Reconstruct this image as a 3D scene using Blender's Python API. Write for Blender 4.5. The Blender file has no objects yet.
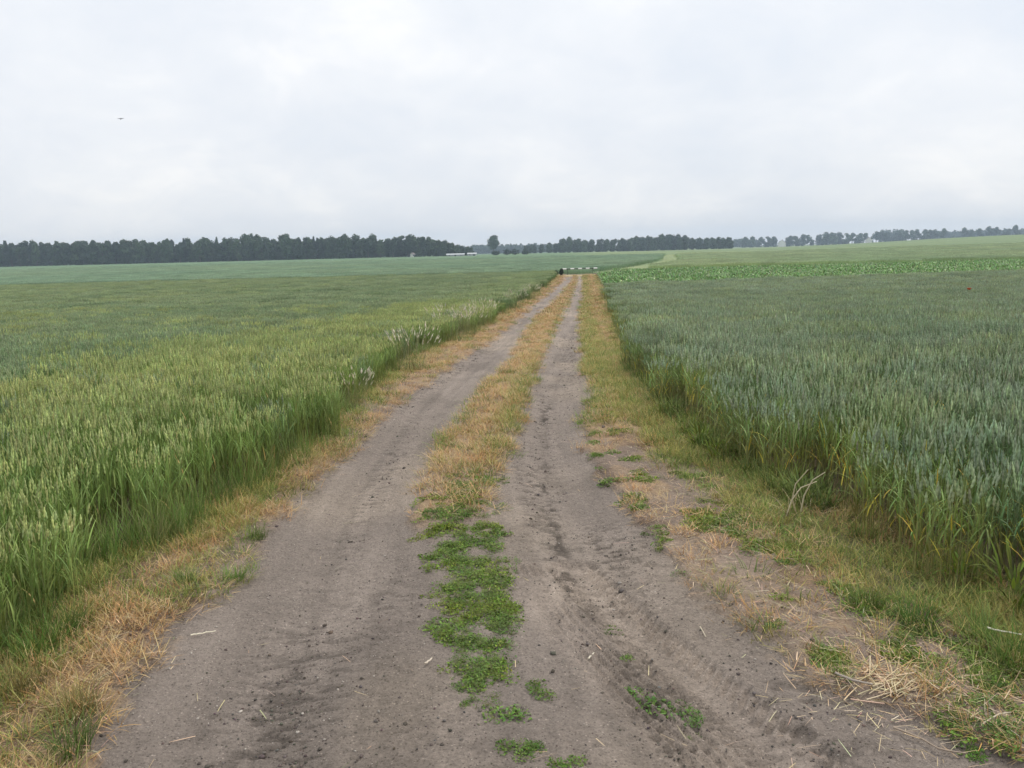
import bpy, bmesh, math, random
import numpy as np
from mathutils import Matrix, Vector
R = math.radians
rng = np.random.default_rng(7)
random.seed(7)
scene = bpy.context.scene
COL = scene.collection

# ------------------------------------------------------------------ camera, sky, sun, exposure
F, PITCH, ROLL, EYE = 852.0, R(9.14), R(-1.4), 1.65
cf = np.array([0, math.cos(PITCH), -math.sin(PITCH)])
r0 = np.array([1., 0, 0]); u0 = np.array([0, math.sin(PITCH), math.cos(PITCH)])
cr = r0 * math.cos(ROLL) + u0 * math.sin(ROLL)
cu = -r0 * math.sin(ROLL) + u0 * math.cos(ROLL)
cd = bpy.data.cameras.new('camera'); cam = bpy.data.objects.new('camera', cd); COL.objects.link(cam)
cd.sensor_width = 36; cd.lens = F / 1024 * 36; cd.clip_end = 6000; cd.clip_start = 0.05
m = Matrix.Identity(4)
for i in range(3):
    m[i][0], m[i][1], m[i][2] = cr[i], cu[i], -cf[i]
m[2][3] = EYE
cam.matrix_world = m
scene.camera = cam

SUN_EL, SUN_AZ = 56, 62          # degrees; azimuth clockwise from +Y (the way the track runs)
w = bpy.data.worlds.new('World'); scene.world = w; w.use_nodes = True
nt = w.node_tree; nt.nodes.clear()
def N(nt, t, **k):
    n = nt.nodes.new(t)
    for a, b in k.items():
        if a.startswith('i_'):
            key = a[2:]
            n.inputs[int(key) if key.isdigit() else key.replace('_', ' ')].default_value = b
        else:
            setattr(n, a, b)
    return n
def L(nt, a, b):
    nt.links.new(a, b)
sky = N(nt, 'ShaderNodeTexSky', sky_type='NISHITA', sun_disc=False, sun_elevation=R(SUN_EL), sun_rotation=R(SUN_AZ), dust_density=3.0)
bg1 = N(nt, 'ShaderNodeBackground', i_Strength=0.10); L(nt, sky.outputs[0], bg1.inputs[0])
tc = N(nt, 'ShaderNodeTexCoord'); sep = N(nt, 'ShaderNodeSeparateXYZ'); L(nt, tc.outputs['Generated'], sep.inputs[0])
def M(nt, op, a, b=None, c=None, clamp=False):
    n = N(nt, 'ShaderNodeMath', operation=op, use_clamp=clamp)
    for i, v in enumerate((a, b, c)):
        if v is None: continue
        if isinstance(v, (int, float)): n.inputs[i].default_value = v
        else: L(nt, v, n.inputs[i])
    return n.outputs[0]
zc = M(nt, 'ADD', M(nt, 'MAXIMUM', sep.outputs[2], 0.0), 0.42)
comb = N(nt, 'ShaderNodeCombineXYZ')
L(nt, M(nt, 'DIVIDE', sep.outputs[0], zc), comb.inputs[0]); L(nt, M(nt, 'DIVIDE', sep.outputs[1], zc), comb.inputs[1])
def noise(nt, vec, scale, detail=5, rough=0.55, dist=0.0):
    n = N(nt, 'ShaderNodeTexNoise', i_Scale=scale, i_Detail=detail, i_Roughness=rough, i_Distortion=dist)
    if vec is not None: L(nt, vec, n.inputs['Vector'])
    return n.outputs[0]
def ramp(nt, fac, stops):
    r = N(nt, 'ShaderNodeValToRGB'); L(nt, fac, r.inputs[0])
    e = r.color_ramp.elements
    while len(e) < len(stops): e.new(0.5)
    for el, (p, c) in zip(e, stops):
        el.position = p; el.color = (*c, 1) if len(c) == 3 else c
    return r.outputs[0]
n1 = noise(nt, comb.outputs[0], 1.3, 7, 0.5, 0.3)
n2 = noise(nt, comb.outputs[0], 4.0, 7, 0.58, 0.6)
n3 = noise(nt, comb.outputs[0], 8.5, 6, 0.6, 0.4)
mixn = M(nt, 'ADD', M(nt, 'ADD', M(nt, 'MULTIPLY', n1, 0.62), M(nt, 'MULTIPLY', n2, 0.27)), M(nt, 'MULTIPLY', n3, 0.11))
cloud = ramp(nt, mixn, [(0.36, (0.73, 0.78, 0.85)), (0.45, (0.785, 0.82, 0.87)), (0.52, (0.835, 0.86, 0.895)), (0.60, (0.93, 0.935, 0.94))])
elev = ramp(nt, sep.outputs[2], [(0.0, (0.915, 0.91, 0.905)), (0.12, (0.95, 0.945, 0.945)), (0.30, (1.0, 0.995, 0.99)), (0.8, (1.28, 1.26, 1.23))])
mul = N(nt, 'ShaderNodeMix', data_type='RGBA', blend_type='MULTIPLY'); mul.inputs[0].default_value = 1
L(nt, cloud, mul.inputs[6]); L(nt, elev, mul.inputs[7])
bg2 = N(nt, 'ShaderNodeBackground', i_Strength=1.02); L(nt, mul.outputs[2], bg2.inputs[0])
ms = N(nt, 'ShaderNodeMixShader'); ms.inputs[0].default_value = 0.93
L(nt, bg1.outputs[0], ms.inputs[1]); L(nt, bg2.outputs[0], ms.inputs[2])
wo = N(nt, 'ShaderNodeOutputWorld'); L(nt, ms.outputs[0], wo.inputs[0])

sd = bpy.data.lights.new('sun', 'SUN'); sd.energy = 1.5; sd.angle = R(10); sd.color = (1, 0.92, 0.79)
so = bpy.data.objects.new('sun', sd); COL.objects.link(so)
sv = Vector((math.cos(R(SUN_EL)) * math.sin(R(SUN_AZ)), math.cos(R(SUN_EL)) * math.cos(R(SUN_AZ)), math.sin(R(SUN_EL))))
so.rotation_euler = sv.to_track_quat('Z', 'Y').to_euler(); so.location = (0, 0, 30)
scene.view_settings.view_transform = 'Standard'; scene.view_settings.look = 'None'
scene.view_settings.gamma = 1; scene.view_settings.exposure = 0.23; scene.view_settings.use_curve_mapping = False
scene.render.engine = 'CYCLES'
cy = scene.cycles
cy.max_bounces = 5; cy.diffuse_bounces = 2; cy.glossy_bounces = 2; cy.transmission_bounces = 3; cy.volume_bounces = 0
cy.use_denoising = True; cy.caustics_reflective = False; cy.caustics_refractive = False
cy.use_adaptive_sampling = True; cy.adaptive_threshold = 0.02

# ------------------------------------------------------------------ noise and mesh helpers
def hsh(ix, iy, s):
    h = (ix.astype(np.int64) * 374761393 + iy.astype(np.int64) * 668265263 + s * 974711) & 0xffffffff
    h = np.asarray(h)
    h = ((h ^ (h >> 13)) * np.int64(1274126177)) & 0xffffffff
    h = ((h ^ (h >> 16)) * np.int64(2246822519)) & 0xffffffff
    return ((h ^ (h >> 15)) & 0xffffff) / float(0xffffff)
def vn(x, y, s=0):
    x = np.asarray(x, float); y = np.asarray(y, float)
    ix = np.floor(x); iy = np.floor(y); fx = x - ix; fy = y - iy
    fx = fx * fx * (3 - 2 * fx); fy = fy * fy * (3 - 2 * fy)
    a = hsh(ix, iy, s); b = hsh(ix + 1, iy, s); c = hsh(ix, iy + 1, s); d = hsh(ix + 1, iy + 1, s)
    return (a * (1 - fx) + b * fx) * (1 - fy) + (c * (1 - fx) + d * fx) * fy
def fbm(x, y, o=4, s=0, g=0.5):
    t = 0; a = 1; n = 0
    for i in range(o):
        t = t + a * vn(x * 2 ** i, y * 2 ** i, s + i * 17); n += a; a *= g
    return t / n
def sstep(a, b, x):
    t = np.clip((x - a) / (b - a), 0, 1); return t * t * (3 - 2 * t)
def lerp(a, b, t): return a + (b - a) * t

class MB:
    """collects quads (numpy) with a colour per vertex and a variant id"""
    def __init__(s): s.v = []; s.f = []; s.c = []; s.n = 0; s.vid = []
    def add(s, v, f, c, vid=0):
        v = np.asarray(v, float).reshape(-1, 3); c = np.asarray(c, float)
        if c.ndim == 1: c = np.tile(c, (len(v), 1))
        s.v.append(v); s.f.append(np.asarray(f).reshape(-1, 4) + s.n); s.c.append(c.reshape(-1, 3)); s.n += len(v)
        s.vid.append(np.full(len(v), vid))
    def mesh(s, name, smooth=False, mats=(), extra=None):
        v = np.concatenate(s.v); f = np.concatenate(s.f) if s.f else np.zeros((0, 4), int); c = np.concatenate(s.c); vid = np.concatenate(s.vid)
        return np_mesh(name, v, f, c, smooth, mats)
def np_mesh(name, v, f, c=None, smooth=False, mats=()):
    me = bpy.data.meshes.new(name)
    me.vertices.add(len(v)); me.vertices.foreach_set('co', np.ascontiguousarray(v, np.float32).ravel())
    if len(f):
        me.loops.add(f.size); me.loops.foreach_set('vertex_index', np.ascontiguousarray(f, np.int32).ravel())
        me.polygons.add(len(f)); me.polygons.foreach_set('loop_start', np.arange(0, f.size, 4, dtype=np.int32))
    if c is not None:
        a = me.attributes.new('col', 'FLOAT_COLOR', 'POINT')
        a.data.foreach_set('color', np.concatenate([c, np.ones((len(c), 1))], 1).astype(np.float32).ravel())
    for mt in mats: me.materials.append(mt)
    me.update(calc_edges=True)
    if smooth and len(f): me.polygons.foreach_set('use_smooth', np.ones(len(f), bool))
    return me
def link(name, me, parent=None, loc=(0, 0, 0), **props):
    o = bpy.data.objects.new(name, me); COL.objects.link(o); o.location = loc
    if parent: o.parent = parent
    for k, v in props.items(): o[k] = v
    return o
def thing(name, label, cat, loc=(0, 0, 0), rz=0, group=None):
    o = link(name, None, None, loc, label=label, category=cat); o.rotation_euler = (0, 0, rz)
    if group: o['group'] = group
    return o
def dup(src, loc, rz=0, scale=(1, 1, 1), label=None, group=None):
    r = src.copy(); COL.objects.link(r); r.location = loc; r.rotation_euler = (0, 0, rz); r.scale = scale
    if label: r['label'] = label
    if group: r['group'] = group
    for ch in list(src.children):
        c = ch.copy(); COL.objects.link(c); c.parent = r
        for g in list(ch.children):
            d = g.copy(); COL.objects.link(d); d.parent = c
    return r

def blades(mb, base, az, ln, wd, lean, bend, n, cb, ct, vid=0, prof=0.8, tipw=0.12, basew=1.0):
    """grass blades / leaves: strips bending away from vertical"""
    k = len(base)
    az, ln, wd, lean, bend = [np.broadcast_to(np.asarray(q, float), (k,)) for q in (az, ln, wd, lean, bend)]
    cb = np.broadcast_to(cb, (k, 3)); ct = np.broadcast_to(ct, (k, 3))
    d = np.stack([np.cos(az), np.sin(az)], 1); sd_ = np.stack([-np.sin(az), np.cos(az)], 1)
    p = np.array(base, float).copy(); V = np.zeros((k, n + 1, 2, 3)); C = np.zeros((k, n + 1, 2, 3))
    for i in range(n + 1):
        t = i / n
        hw = wd * 0.5 * (np.clip((1 - t) ** prof, tipw, 1) * (basew + (1 - basew) * min(1, t * 3)))
        V[:, i, 0, :2] = p[:, :2] - sd_ * hw[:, None]; V[:, i, 1, :2] = p[:, :2] + sd_ * hw[:, None]
        V[:, i, :, 2] = p[:, 2][:, None]
        C[:, i, 0] = C[:, i, 1] = cb + (ct - cb) * t
        if i == n: break
        th = lean + bend * (t + 0.5 / n); st = ln / n
        p[:, :2] += d * (np.sin(th) * st)[:, None]; p[:, 2] += np.cos(th) * st
    idx = np.arange(k * (n + 1) * 2).reshape(k, n + 1, 2)
    f = np.stack([idx[:, :-1, 0], idx[:, :-1, 1], idx[:, 1:, 1], idx[:, 1:, 0]], -1)
    mb.add(V, f, C.reshape(-1, 3), vid)
    return p
def ears(mb, base, az, ln, wd, lean, col, vid=0, rings=6, sides=4):
    k = len(base); V = np.zeros((k, rings, sides, 3)); C = np.zeros((k, rings, sides, 3))
    d = np.stack([np.cos(az) * np.sin(lean), np.sin(az) * np.sin(lean), np.cos(lean)], 1)
    e1 = np.cross(d, np.array([0.3, 0.9, 0.05])); e1 /= np.linalg.norm(e1, axis=1)[:, None]; e2 = np.cross(d, e1)
    for i in range(rings):
        t = i / (rings - 1)
        r = wd * 0.5 * (0.35 + 0.65 * math.sin(math.pi * min(1, 0.18 + 0.8 * t))) * (1.12 if i % 2 else 0.86)
        if i == rings - 1: r = wd * 0.12
        for j in range(sides):
            a = 2 * math.pi * j / sides + (0.5 if i % 2 else 0)
            V[:, i, j] = base + d * (ln * t)[:, None] + e1 * (r * math.cos(a))[:, None] + e2 * (r * 0.75 * math.sin(a))[:, None]
            C[:, i, j] = col * (0.82 + 0.36 * (i % 2))
    idx = np.arange(k * rings * sides).reshape(k, rings, sides); nx = np.roll(idx, -1, 2)
    f = np.stack([idx[:, :-1], nx[:, :-1], nx[:, 1:], idx[:, 1:]], -1)
    mb.add(V, f, C.reshape(-1, 3), vid)
def tube(mb, pts, rad, sides, col, vid=0):
    pts = np.asarray(pts, float); k = len(pts); tg = np.gradient(pts, axis=0); tg /= np.linalg.norm(tg, axis=1)[:, None]
    up = np.array([0.31, 0.17, 0.93]) if abs(tg[0][2]) < 0.8 else np.array([0.9, 0.3, 0.1])
    e1 = np.cross(tg, up); e1 /= np.linalg.norm(e1, axis=1)[:, None]; e2 = np.cross(tg, e1)
    a = np.arange(sides) * 2 * math.pi / sides
    V = pts[:, None] + (e1[:, None] * np.cos(a)[None, :, None] + e2[:, None] * np.sin(a)[None, :, None]) * np.asarray(rad)[:, None, None]
    idx = np.arange(k * sides).reshape(k, sides); nx = np.roll(idx, -1, 1)
    mb.add(V, np.stack([idx[:-1], nx[:-1], nx[1:], idx[1:]], -1), np.tile(np.asarray(col, float), (k * sides, 1)), vid)
def cards(mb, ctr, size, col, vid=0, nrm=None, up=0.3, asp=1.0):
    """small leaf faces at ctr, randomly turned"""
    k = len(ctr)
    nn = rng.normal(size=(k, 3)); nn[:, 2] += up
    if nrm is not None: nn = nn * 0.6 + nrm
    nn /= np.linalg.norm(nn, axis=1)[:, None]
    t = np.cross(nn, rng.normal(size=(k, 3))); t /= np.linalg.norm(t, axis=1)[:, None]; b = np.cross(nn, t)
    s = np.broadcast_to(size, (k,))[:, None] * 0.5
    V = np.stack([ctr - t * s * asp, ctr - b * s * 0.62 + t * s * 0.1, ctr + t * s * asp, ctr + b * s * 0.62 - t * s * 0.1], 1)
    mb.add(V, np.arange(k * 4).reshape(k, 4), np.repeat(np.broadcast_to(col, (k, 3)), 4, 0), vid)

# ------------------------------------------------------------------ instanced "stuff": the object's own mesh holds the tufts and the points
def gn_tree():
    g = bpy.data.node_groups.new('scatter_own_tufts', 'GeometryNodeTree')
    g.interface.new_socket('Geometry', in_out='INPUT', socket_type='NodeSocketGeometry')
    g.interface.new_socket('Geometry', in_out='OUTPUT', socket_type='NodeSocketGeometry')
    gi = N(g, 'NodeGroupInput'); go = N(g, 'NodeGroupOutput')
    def attr(nm, ty):
        n = N(g, 'GeometryNodeInputNamedAttribute', data_type=ty); n.inputs[0].default_value = nm; return n.outputs[0]
    sg = N(g, 'GeometryNodeSeparateGeometry', domain='POINT'); L(g, gi.outputs[0], sg.inputs[0]); L(g, attr('is_point', 'BOOLEAN'), sg.inputs[1])
    sp = N(g, 'GeometryNodeSplitToInstances', domain='POINT'); L(g, sg.outputs[1], sp.inputs[0]); L(g, attr('vid', 'INT'), sp.inputs['Group ID'])
    rm = N(g, 'GeometryNodeRemoveAttribute'); rm.inputs['Name'].default_value = 'col'; L(g, sg.outputs[0], rm.inputs[0])
    ip = N(g, 'GeometryNodeInstanceOnPoints'); L(g, rm.outputs[0], ip.inputs['Points']); L(g, sp.outputs[0], ip.inputs['Instance'])
    ip.inputs['Pick Instance'].default_value = True
    L(g, attr('variant', 'INT'), ip.inputs['Instance Index'])
    er = N(g, 'FunctionNodeEulerToRotation'); L(g, attr('rot', 'FLOAT_VECTOR'), er.inputs[0]); L(g, er.outputs[0], ip.inputs['Rotation'])
    L(g, attr('scl', 'FLOAT_VECTOR'), ip.inputs['Scale']); L(g, ip.outputs[0], go.inputs[0])
    return g
GN = gn_tree()
def scatter(name, mb, pts, variant, rot, scl, mat, label, cat, smooth=False):
    v = np.concatenate(mb.v); f = np.concatenate(mb.f); c = np.concatenate(mb.c); vid = np.concatenate(mb.vid)
    k = len(pts); nv = len(v)
    me = np_mesh(name, np.concatenate([v, pts]), f, np.concatenate([c, np.zeros((k, 3))]), smooth, [mat])
    def at(nm, ty, key, arr):
        a = me.attributes.new(nm, ty, 'POINT'); a.data.foreach_set(key, arr.ravel())
    at('is_point', 'BOOLEAN', 'value', np.concatenate([np.zeros(nv, bool), np.ones(k, bool)]))
    at('vid', 'INT', 'value', np.concatenate([vid, np.zeros(k)]).astype(np.int32))
    at('variant', 'INT', 'value', np.concatenate([np.zeros(nv), variant]).astype(np.int32))
    at('rot', 'FLOAT_VECTOR', 'vector', np.concatenate([np.zeros((nv, 3)), rot]).astype(np.float32))
    at('scl', 'FLOAT_VECTOR', 'vector', np.concatenate([np.ones((nv, 3)), scl]).astype(np.float32))
    o = link(name, me, kind='stuff', label=label, category=cat)
    md = o.modifiers.new('tufts', 'NODES'); md.node_group = GN
    return o

# ------------------------------------------------------------------ materials
def mat_new(name):
    mt = bpy.data.materials.new(name); mt.use_nodes = True; mt.node_tree.nodes.clear(); return mt, mt.node_tree
def veg_mat(name, zone=None, trans=0.22, rough=0.6, spec=0.25, var=0.35):
    """leaf material: per-plant colour from the mesh, varied from tuft to tuft and over the field; zone = [(scale, tint, amount)]"""
    mt, t = mat_new(name)
    at = N(t, 'ShaderNodeAttribute', attribute_name='col')
    geo = N(t, 'ShaderNodeNewGeometry'); oi = N(t, 'ShaderNodeObjectInfo')
    c = at.outputs[0]
    val = M(t, 'ADD', M(t, 'MULTIPLY', oi.outputs['Random'], var), 1 - var / 2)
    hs = N(t, 'ShaderNodeHueSaturation'); L(t, c, hs.inputs['Color']); L(t, val, hs.inputs['Value'])
    c = hs.outputs[0]
    for (sc, tint, lo, hi) in (zone or []):
        n = noise(t, geo.outputs['Position'], sc, 3, 0.55)
        fac = ramp(t, n, [(lo, (0, 0, 0)), (hi, (1, 1, 1))])
        mx = N(t, 'ShaderNodeMix', data_type='RGBA', blend_type='MULTIPLY'); L(t, fac, mx.inputs[0]); L(t, c, mx.inputs[6]); mx.inputs[7].default_value = (*tint, 1)
        c = mx.outputs[2]
    pb = N(t, 'ShaderNodeBsdfPrincipled', i_Roughness=rough); pb.inputs['Specular IOR Level'].default_value = spec; L(t, c, pb.inputs['Base Color'])
    tr = N(t, 'ShaderNodeBsdfTranslucent'); L(t, c, tr.inputs[0])
    mx = N(t, 'ShaderNodeMixShader'); mx.inputs[0].default_value = trans; L(t, pb.outputs[0], mx.inputs[1]); L(t, tr.outputs[0], mx.inputs[2])
    out = N(t, 'ShaderNodeOutputMaterial'); L(t, mx.outputs[0], out.inputs[0])
    return mt
def plain_mat(name, col, rough=0.7, sc=8.0, amt=0.25, bump=0.0, spec=0.3, use_attr=False):
    mt, t = mat_new(name)
    geo = N(t, 'ShaderNodeNewGeometry'); n = noise(t, geo.outputs['Position'], sc, 5, 0.6)
    if use_attr: c = N(t, 'ShaderNodeAttribute', attribute_name='col').outputs[0]
    else:
        c = N(t, 'ShaderNodeRGB'); c.outputs[0].default_value = (*col, 1); c = c.outputs[0]
    hs = N(t, 'ShaderNodeHueSaturation'); L(t, c, hs.inputs['Color']); L(t, M(t, 'ADD', M(t, 'MULTIPLY', n, amt * 2), 1 - amt), hs.inputs['Value'])
    pb = N(t, 'ShaderNodeBsdfPrincipled', i_Roughness=rough); pb.inputs['Specular IOR Level'].default_value = spec; L(t, hs.outputs[0], pb.inputs['Base Color'])
    if bump:
        b = N(t, 'ShaderNodeBump', i_Strength=0.8, i_Distance=bump); L(t, n, b.inputs['Height']); L(t, b.outputs[0], pb.inputs['Normal'])
    out = N(t, 'ShaderNodeOutputMaterial'); L(t, pb.outputs[0], out.inputs[0])
    return mt
def soil_mat(name, fine=True):
    mt, t = mat_new(name)
    geo = N(t, 'ShaderNodeNewGeometry'); P = geo.outputs['Position']
    c = N(t, 'ShaderNodeAttribute', attribute_name='col').outputs[0]
    a = noise(t, P, 80, 6, 0.72); b = noise(t, P, 24, 5, 0.65); g = noise(t, P, 2.1, 4, 0.55)
    a = M(t, 'ADD', M(t, 'MULTIPLY', M(t, 'SUBTRACT', a, 0.5), 1.5), 0.5); b = M(t, 'ADD', M(t, 'MULTIPLY', M(t, 'SUBTRACT', b, 0.5), 1.25), 0.5)
    val = M(t, 'ADD', M(t, 'ADD', M(t, 'MULTIPLY', a, 0.95), M(t, 'MULTIPLY', b, 0.50)), M(t, 'ADD', M(t, 'MULTIPLY', g, 0.34), 0.12))
    # pale grains and dark crumbs scattered through the soil
    vo = N(t, 'ShaderNodeTexVoronoi', i_Scale=120.0); L(t, P, vo.inputs['Vector'])
    sp = N(t, 'ShaderNodeSeparateColor'); L(t, vo.outputs['Color'], sp.inputs[0])
    grain = M(t, 'MULTIPLY', M(t, 'GREATER_THAN', sp.outputs[0], 0.955), M(t, 'LESS_THAN', vo.outputs['Distance'], 0.42))
    crumb = M(t, 'MULTIPLY', M(t, 'GREATER_THAN', sp.outputs[1], 0.90), M(t, 'LESS_THAN', vo.outputs['Distance'], 0.5))
    val = M(t, 'MULTIPLY', val, M(t, 'ADD', M(t, 'MULTIPLY', grain, 0.55), M(t, 'SUBTRACT', 1.0, M(t, 'MULTIPLY', crumb, 0.4))))
    hs = N(t, 'ShaderNodeHueSaturation'); L(t, c, hs.inputs['Color']); L(t, val, hs.inputs['Value'])
    pb = N(t, 'ShaderNodeBsdfPrincipled', i_Roughness=0.95); pb.inputs['Specular IOR Level'].default_value = 0.12; L(t, hs.outputs[0], pb.inputs['Base Color'])
    if fine:
        bp = N(t, 'ShaderNodeBump', i_Strength=1.0, i_Distance=0.018)
        L(t, M(t, 'ADD', M(t, 'MULTIPLY', a, 0.55), M(t, 'MULTIPLY', b, 0.9)), bp.inputs['Height']); L(t, bp.outputs[0], pb.inputs['Normal'])
    out = N(t, 'ShaderNodeOutputMaterial'); L(t, pb.outputs[0], out.inputs[0])
    return mt
M_soil = soil_mat('sandy_soil')
M_field = soil_mat('field_soil', False)
M_wheatR = veg_mat('blue_green_wheat', [(0.25, (0.86, 0.90, 0.88), 0.4, 0.62), (0.9, (1.1, 1.05, 0.85), 0.45, 0.65)], trans=0.2, spec=0.35, rough=0.5)
M_wheatL = veg_mat('yellow_green_grain', [(0.22, (0.86, 0.92, 0.92), 0.42, 0.6), (1.1, (1.03, 1.02, 0.95), 0.45, 0.65)], trans=0.22)
M_far = veg_mat('far_grain', [(0.03, (0.88, 0.95, 1.0), 0.4, 0.6)], trans=0.2)
M_grass = veg_mat('verge_grass', None, trans=0.25, var=0.5)
M_straw = veg_mat('dry_straw', None, trans=0.1, var=0.3, spec=0.3, rough=0.55)
M_weed = veg_mat('weed_leaf', [(2.5, (1.15, 1.05, 0.7), 0.45, 0.62)], trans=0.2, var=0.4)
M_beet = veg_mat('beet_leaf', [(0.3, (0.85, 0.9, 0.85), 0.4, 0.6)], trans=0.25, spec=0.5, rough=0.4, var=0.5)
M_leaf = veg_mat('tree_leaf', None, trans=0.12, var=0.45)
M_bark = plain_mat('bark', (0.09, 0.075, 0.06), 0.9, 3.0, 0.3)
M_clod = plain_mat('dark_soil_clod', (0.075, 0.064, 0.06), 0.95, 60, 0.4, 0.004, use_attr=True)
M_stone = plain_mat('pebble', (0.4, 0.38, 0.35), 0.8, 50, 0.3, use_attr=True)
M_white = plain_mat('white_paint', (0.82, 0.82, 0.80), 0.5, 5, 0.05)
M_band = plain_mat('grey_green_paint', (0.10, 0.14, 0.10), 0.6, 5, 0.1)
M_dark = plain_mat('dark_green_paint', (0.03, 0.05, 0.035), 0.5, 5, 0.1)
M_wall = plain_mat('pale_render', (0.66, 0.65, 0.62), 0.85, 1.0, 0.06)
M_roof = plain_mat('grey_roof', (0.17, 0.15, 0.15), 0.8, 2.0, 0.15)
M_redroof = plain_mat('brown_roof', (0.22, 0.11, 0.08), 0.8, 2.0, 0.15)
M_sheet = plain_mat('pale_sheeting', (0.42, 0.44, 0.45), 0.5, 1.0, 0.05)
M_glass = plain_mat('window_glass', (0.04, 0.05, 0.06), 0.1, 1.0, 0.05, spec=0.6)
M_feather = plain_mat('dark_feather', (0.02, 0.02, 0.022), 0.7, 20, 0.2)
M_poppy = plain_mat('poppy_petal', (0.72, 0.12, 0.03), 0.6, 30, 0.1)

# ------------------------------------------------------------------ terrain and the lanes of the track
PY = [-60, -5, 9, 14, 19, 24, 34, 45, 75, 90, 200, 480, 700, 1050, 1600]
PZ = [0, 0, -.02, -.27, -.5, -.68, -.97, -1.15, -1.3, -1.35, -1.5, -2.5, -3.9, -6.2, -8.0]
yy = np.linspace(-60, 1600, 16601)
zz = np.interp(yy, PY, PZ)
ker = np.ones(31) / 31; zz = np.convolve(np.pad(zz, 15, mode='edge'), ker, 'valid')   # rounds the slope breaks
def terr(x, y):
    x = np.asarray(x, float); y = np.asarray(y, float)
    z = np.interp(y, yy, zz)
    az = x / np.maximum(np.abs(y), 60)
    z = z + 4.2 * sstep(0.27, 0.62, az) * sstep(150, 520, y)        # the field swells up to the right, far off
    z = z + 0.5 * (fbm(x / 90 + 3, y / 90, 2, 5) - 0.5) * sstep(120, 300, y)
    return z
def lane(pts):
    p = sorted((b, a) for a, b in pts); ys = [q[0] for q in p]; xs = [q[1] for q in p]
    return ys, xs
XC = lane([(0.0, -5), (-.05, 2.5), (-.2, 4), (-.35, 5.5), (-.35, 7.4), (-.3, 9.3), (0.0, 14), (.45, 19), (.93, 24), (1.75, 33.5), (2.8, 45.5), (5.45, 75), (6.9, 90), (8, 100)])
_ys = np.linspace(-5, 100, 2101); _xs = np.interp(_ys, *XC); _xs = np.convolve(np.pad(_xs, 30, mode='reflect', reflect_type='odd'), np.ones(61) / 61, 'valid')
def xc(y): return np.interp(y, _ys, _xs)
LC = lane([(-2.1, -5), (-2.21, 3.42), (-2.29, 3.9), (-2.31, 4.35), (-2.03, 4.81), (-2.0, 5.36), (-1.86, 5.8), (-1.84, 6.32), (-1.7, 6.97), (-1.72, 7.89), (-1.82, 9.16), (-1.80, 15.31), (-1.5, 19.78), (-0.86, 26.32), (0.6, 42.21), (4.3, 79.9), (5.0, 88)])
L1 = lane([(-1.3, -5), (-1.38, 2.3), (-1.46, 2.77), (-1.51, 3.17), (-1.55, 3.63), (-1.5, 4.06), (-1.5, 5.09), (-1.45, 6.96), (-1.4, 7.6), (-1.16, 12.32), (-0.68, 18.62), (0.67, 36.15), (4.75, 74.34), (5.9, 90)])
L2 = lane([(-0.3, -5), (-0.4, 3), (-0.55, 4.41), (-0.61, 5.11), (-0.61, 5.77), (-0.61, 8.09), (-0.47, 10.12), (-0.25, 13.74), (0.25, 24.14), (1.16, 33.81), (4.75, 67.21), (6.6, 90)])
R1 = lane([(0.1, -5), (0.0, 3), (-0.06, 4.38), (-0.12, 5.49), (0.02, 7.44), (0.2, 9.98), (0.75, 16.16), (1.3, 23.72), (2.1, 33.28), (5.3, 66.91), (7.1, 90)])
R2 = lane([(1.9, -5), (1.75, 2.2), (1.37, 2.68), (1.16, 2.95), (1.12, 3.3), (1.0, 3.5), (0.82, 3.98), (0.76, 4.48), (0.75, 5.06), (0.69, 6.0), (0.65, 6.95), (0.89, 10.57), (1.74, 21.06), (5.79, 66.66), (7.7, 90)])
RC = lane([(2.7, -5), (2.3, 3.3), (2.05, 3.75), (1.95, 4.25), (1.8, 4.98), (1.65, 5.6), (1.55, 6.54), (1.42, 8.29), (1.62, 12), (2.35, 17.56), (5.87, 54.48), (8.6, 86)])
def E(l, y): return np.interp(y, *l)

# tyre print running off to the lower right, and churned soil (world x, y of the centres)
PRINT = [(0.30, 4.3), (0.47, 3.70), (0.65, 3.18), (0.80, 2.80), (0.93, 2.45), (1.10, 2.0), (1.3, 1.5)]
def seg_dist(x, y, pts):
    best = np.full(np.shape(x), 9.0); along = np.zeros(np.shape(x)); side = np.zeros(np.shape(x)); acc = 0
    for (ax, ay), (bx, by) in zip(pts[:-1], pts[1:]):
        l = math.hypot(bx - ax, by - ay); tx, ty = (bx - ax) / l, (by - ay) / l
        t = np.clip((x - ax) * tx + (y - ay) * ty, 0, l); dx = x - ax - t * tx; dy = y - ay - t * ty
        d = np.hypot(dx, dy); s = (x - ax) * (-ty) + (y - ay) * tx
        k = d < best; best = np.where(k, d, best); along = np.where(k, acc + t, along); side = np.where(k, s, side); acc += l
    return best, along, side
CHURN = [(-0.86, 2.95, 0.16, 0.62, 1.0), (-0.62, 3.9, 0.12, 0.5, 0.5), (0.14, 5.6, 0.09, 1.5, 0.8), (0.48, 3.75, 0.2, 0.45, 0.55), (0.55, 4.55, 0.16, 0.35, 1.0), (0.5, 2.95, 0.10, 0.55, 0.9), (1.0, 2.75, 0.14, 0.35, 0.7), (-0.25, 2.4, 0.3, 0.4, 0.4),
         (0.32, 8.2, 0.07, 2.2, 0.7), (-1.0, 6.8, 0.09, 2.0, 0.6), (1.05, 14.5, 0.16, 3.0, 1.1), (1.5, 19.5, 0.22, 4.0, 1.1), (2.9, 34, 0.2, 7.0, 0.9), (4.0, 48, 0.22, 9.0, 0.9), (-0.85, 14, 0.10, 5, 0.9), (-.2, 23, .1, 6, .9), (1.3, 38, .12, 8, .7)]
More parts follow.
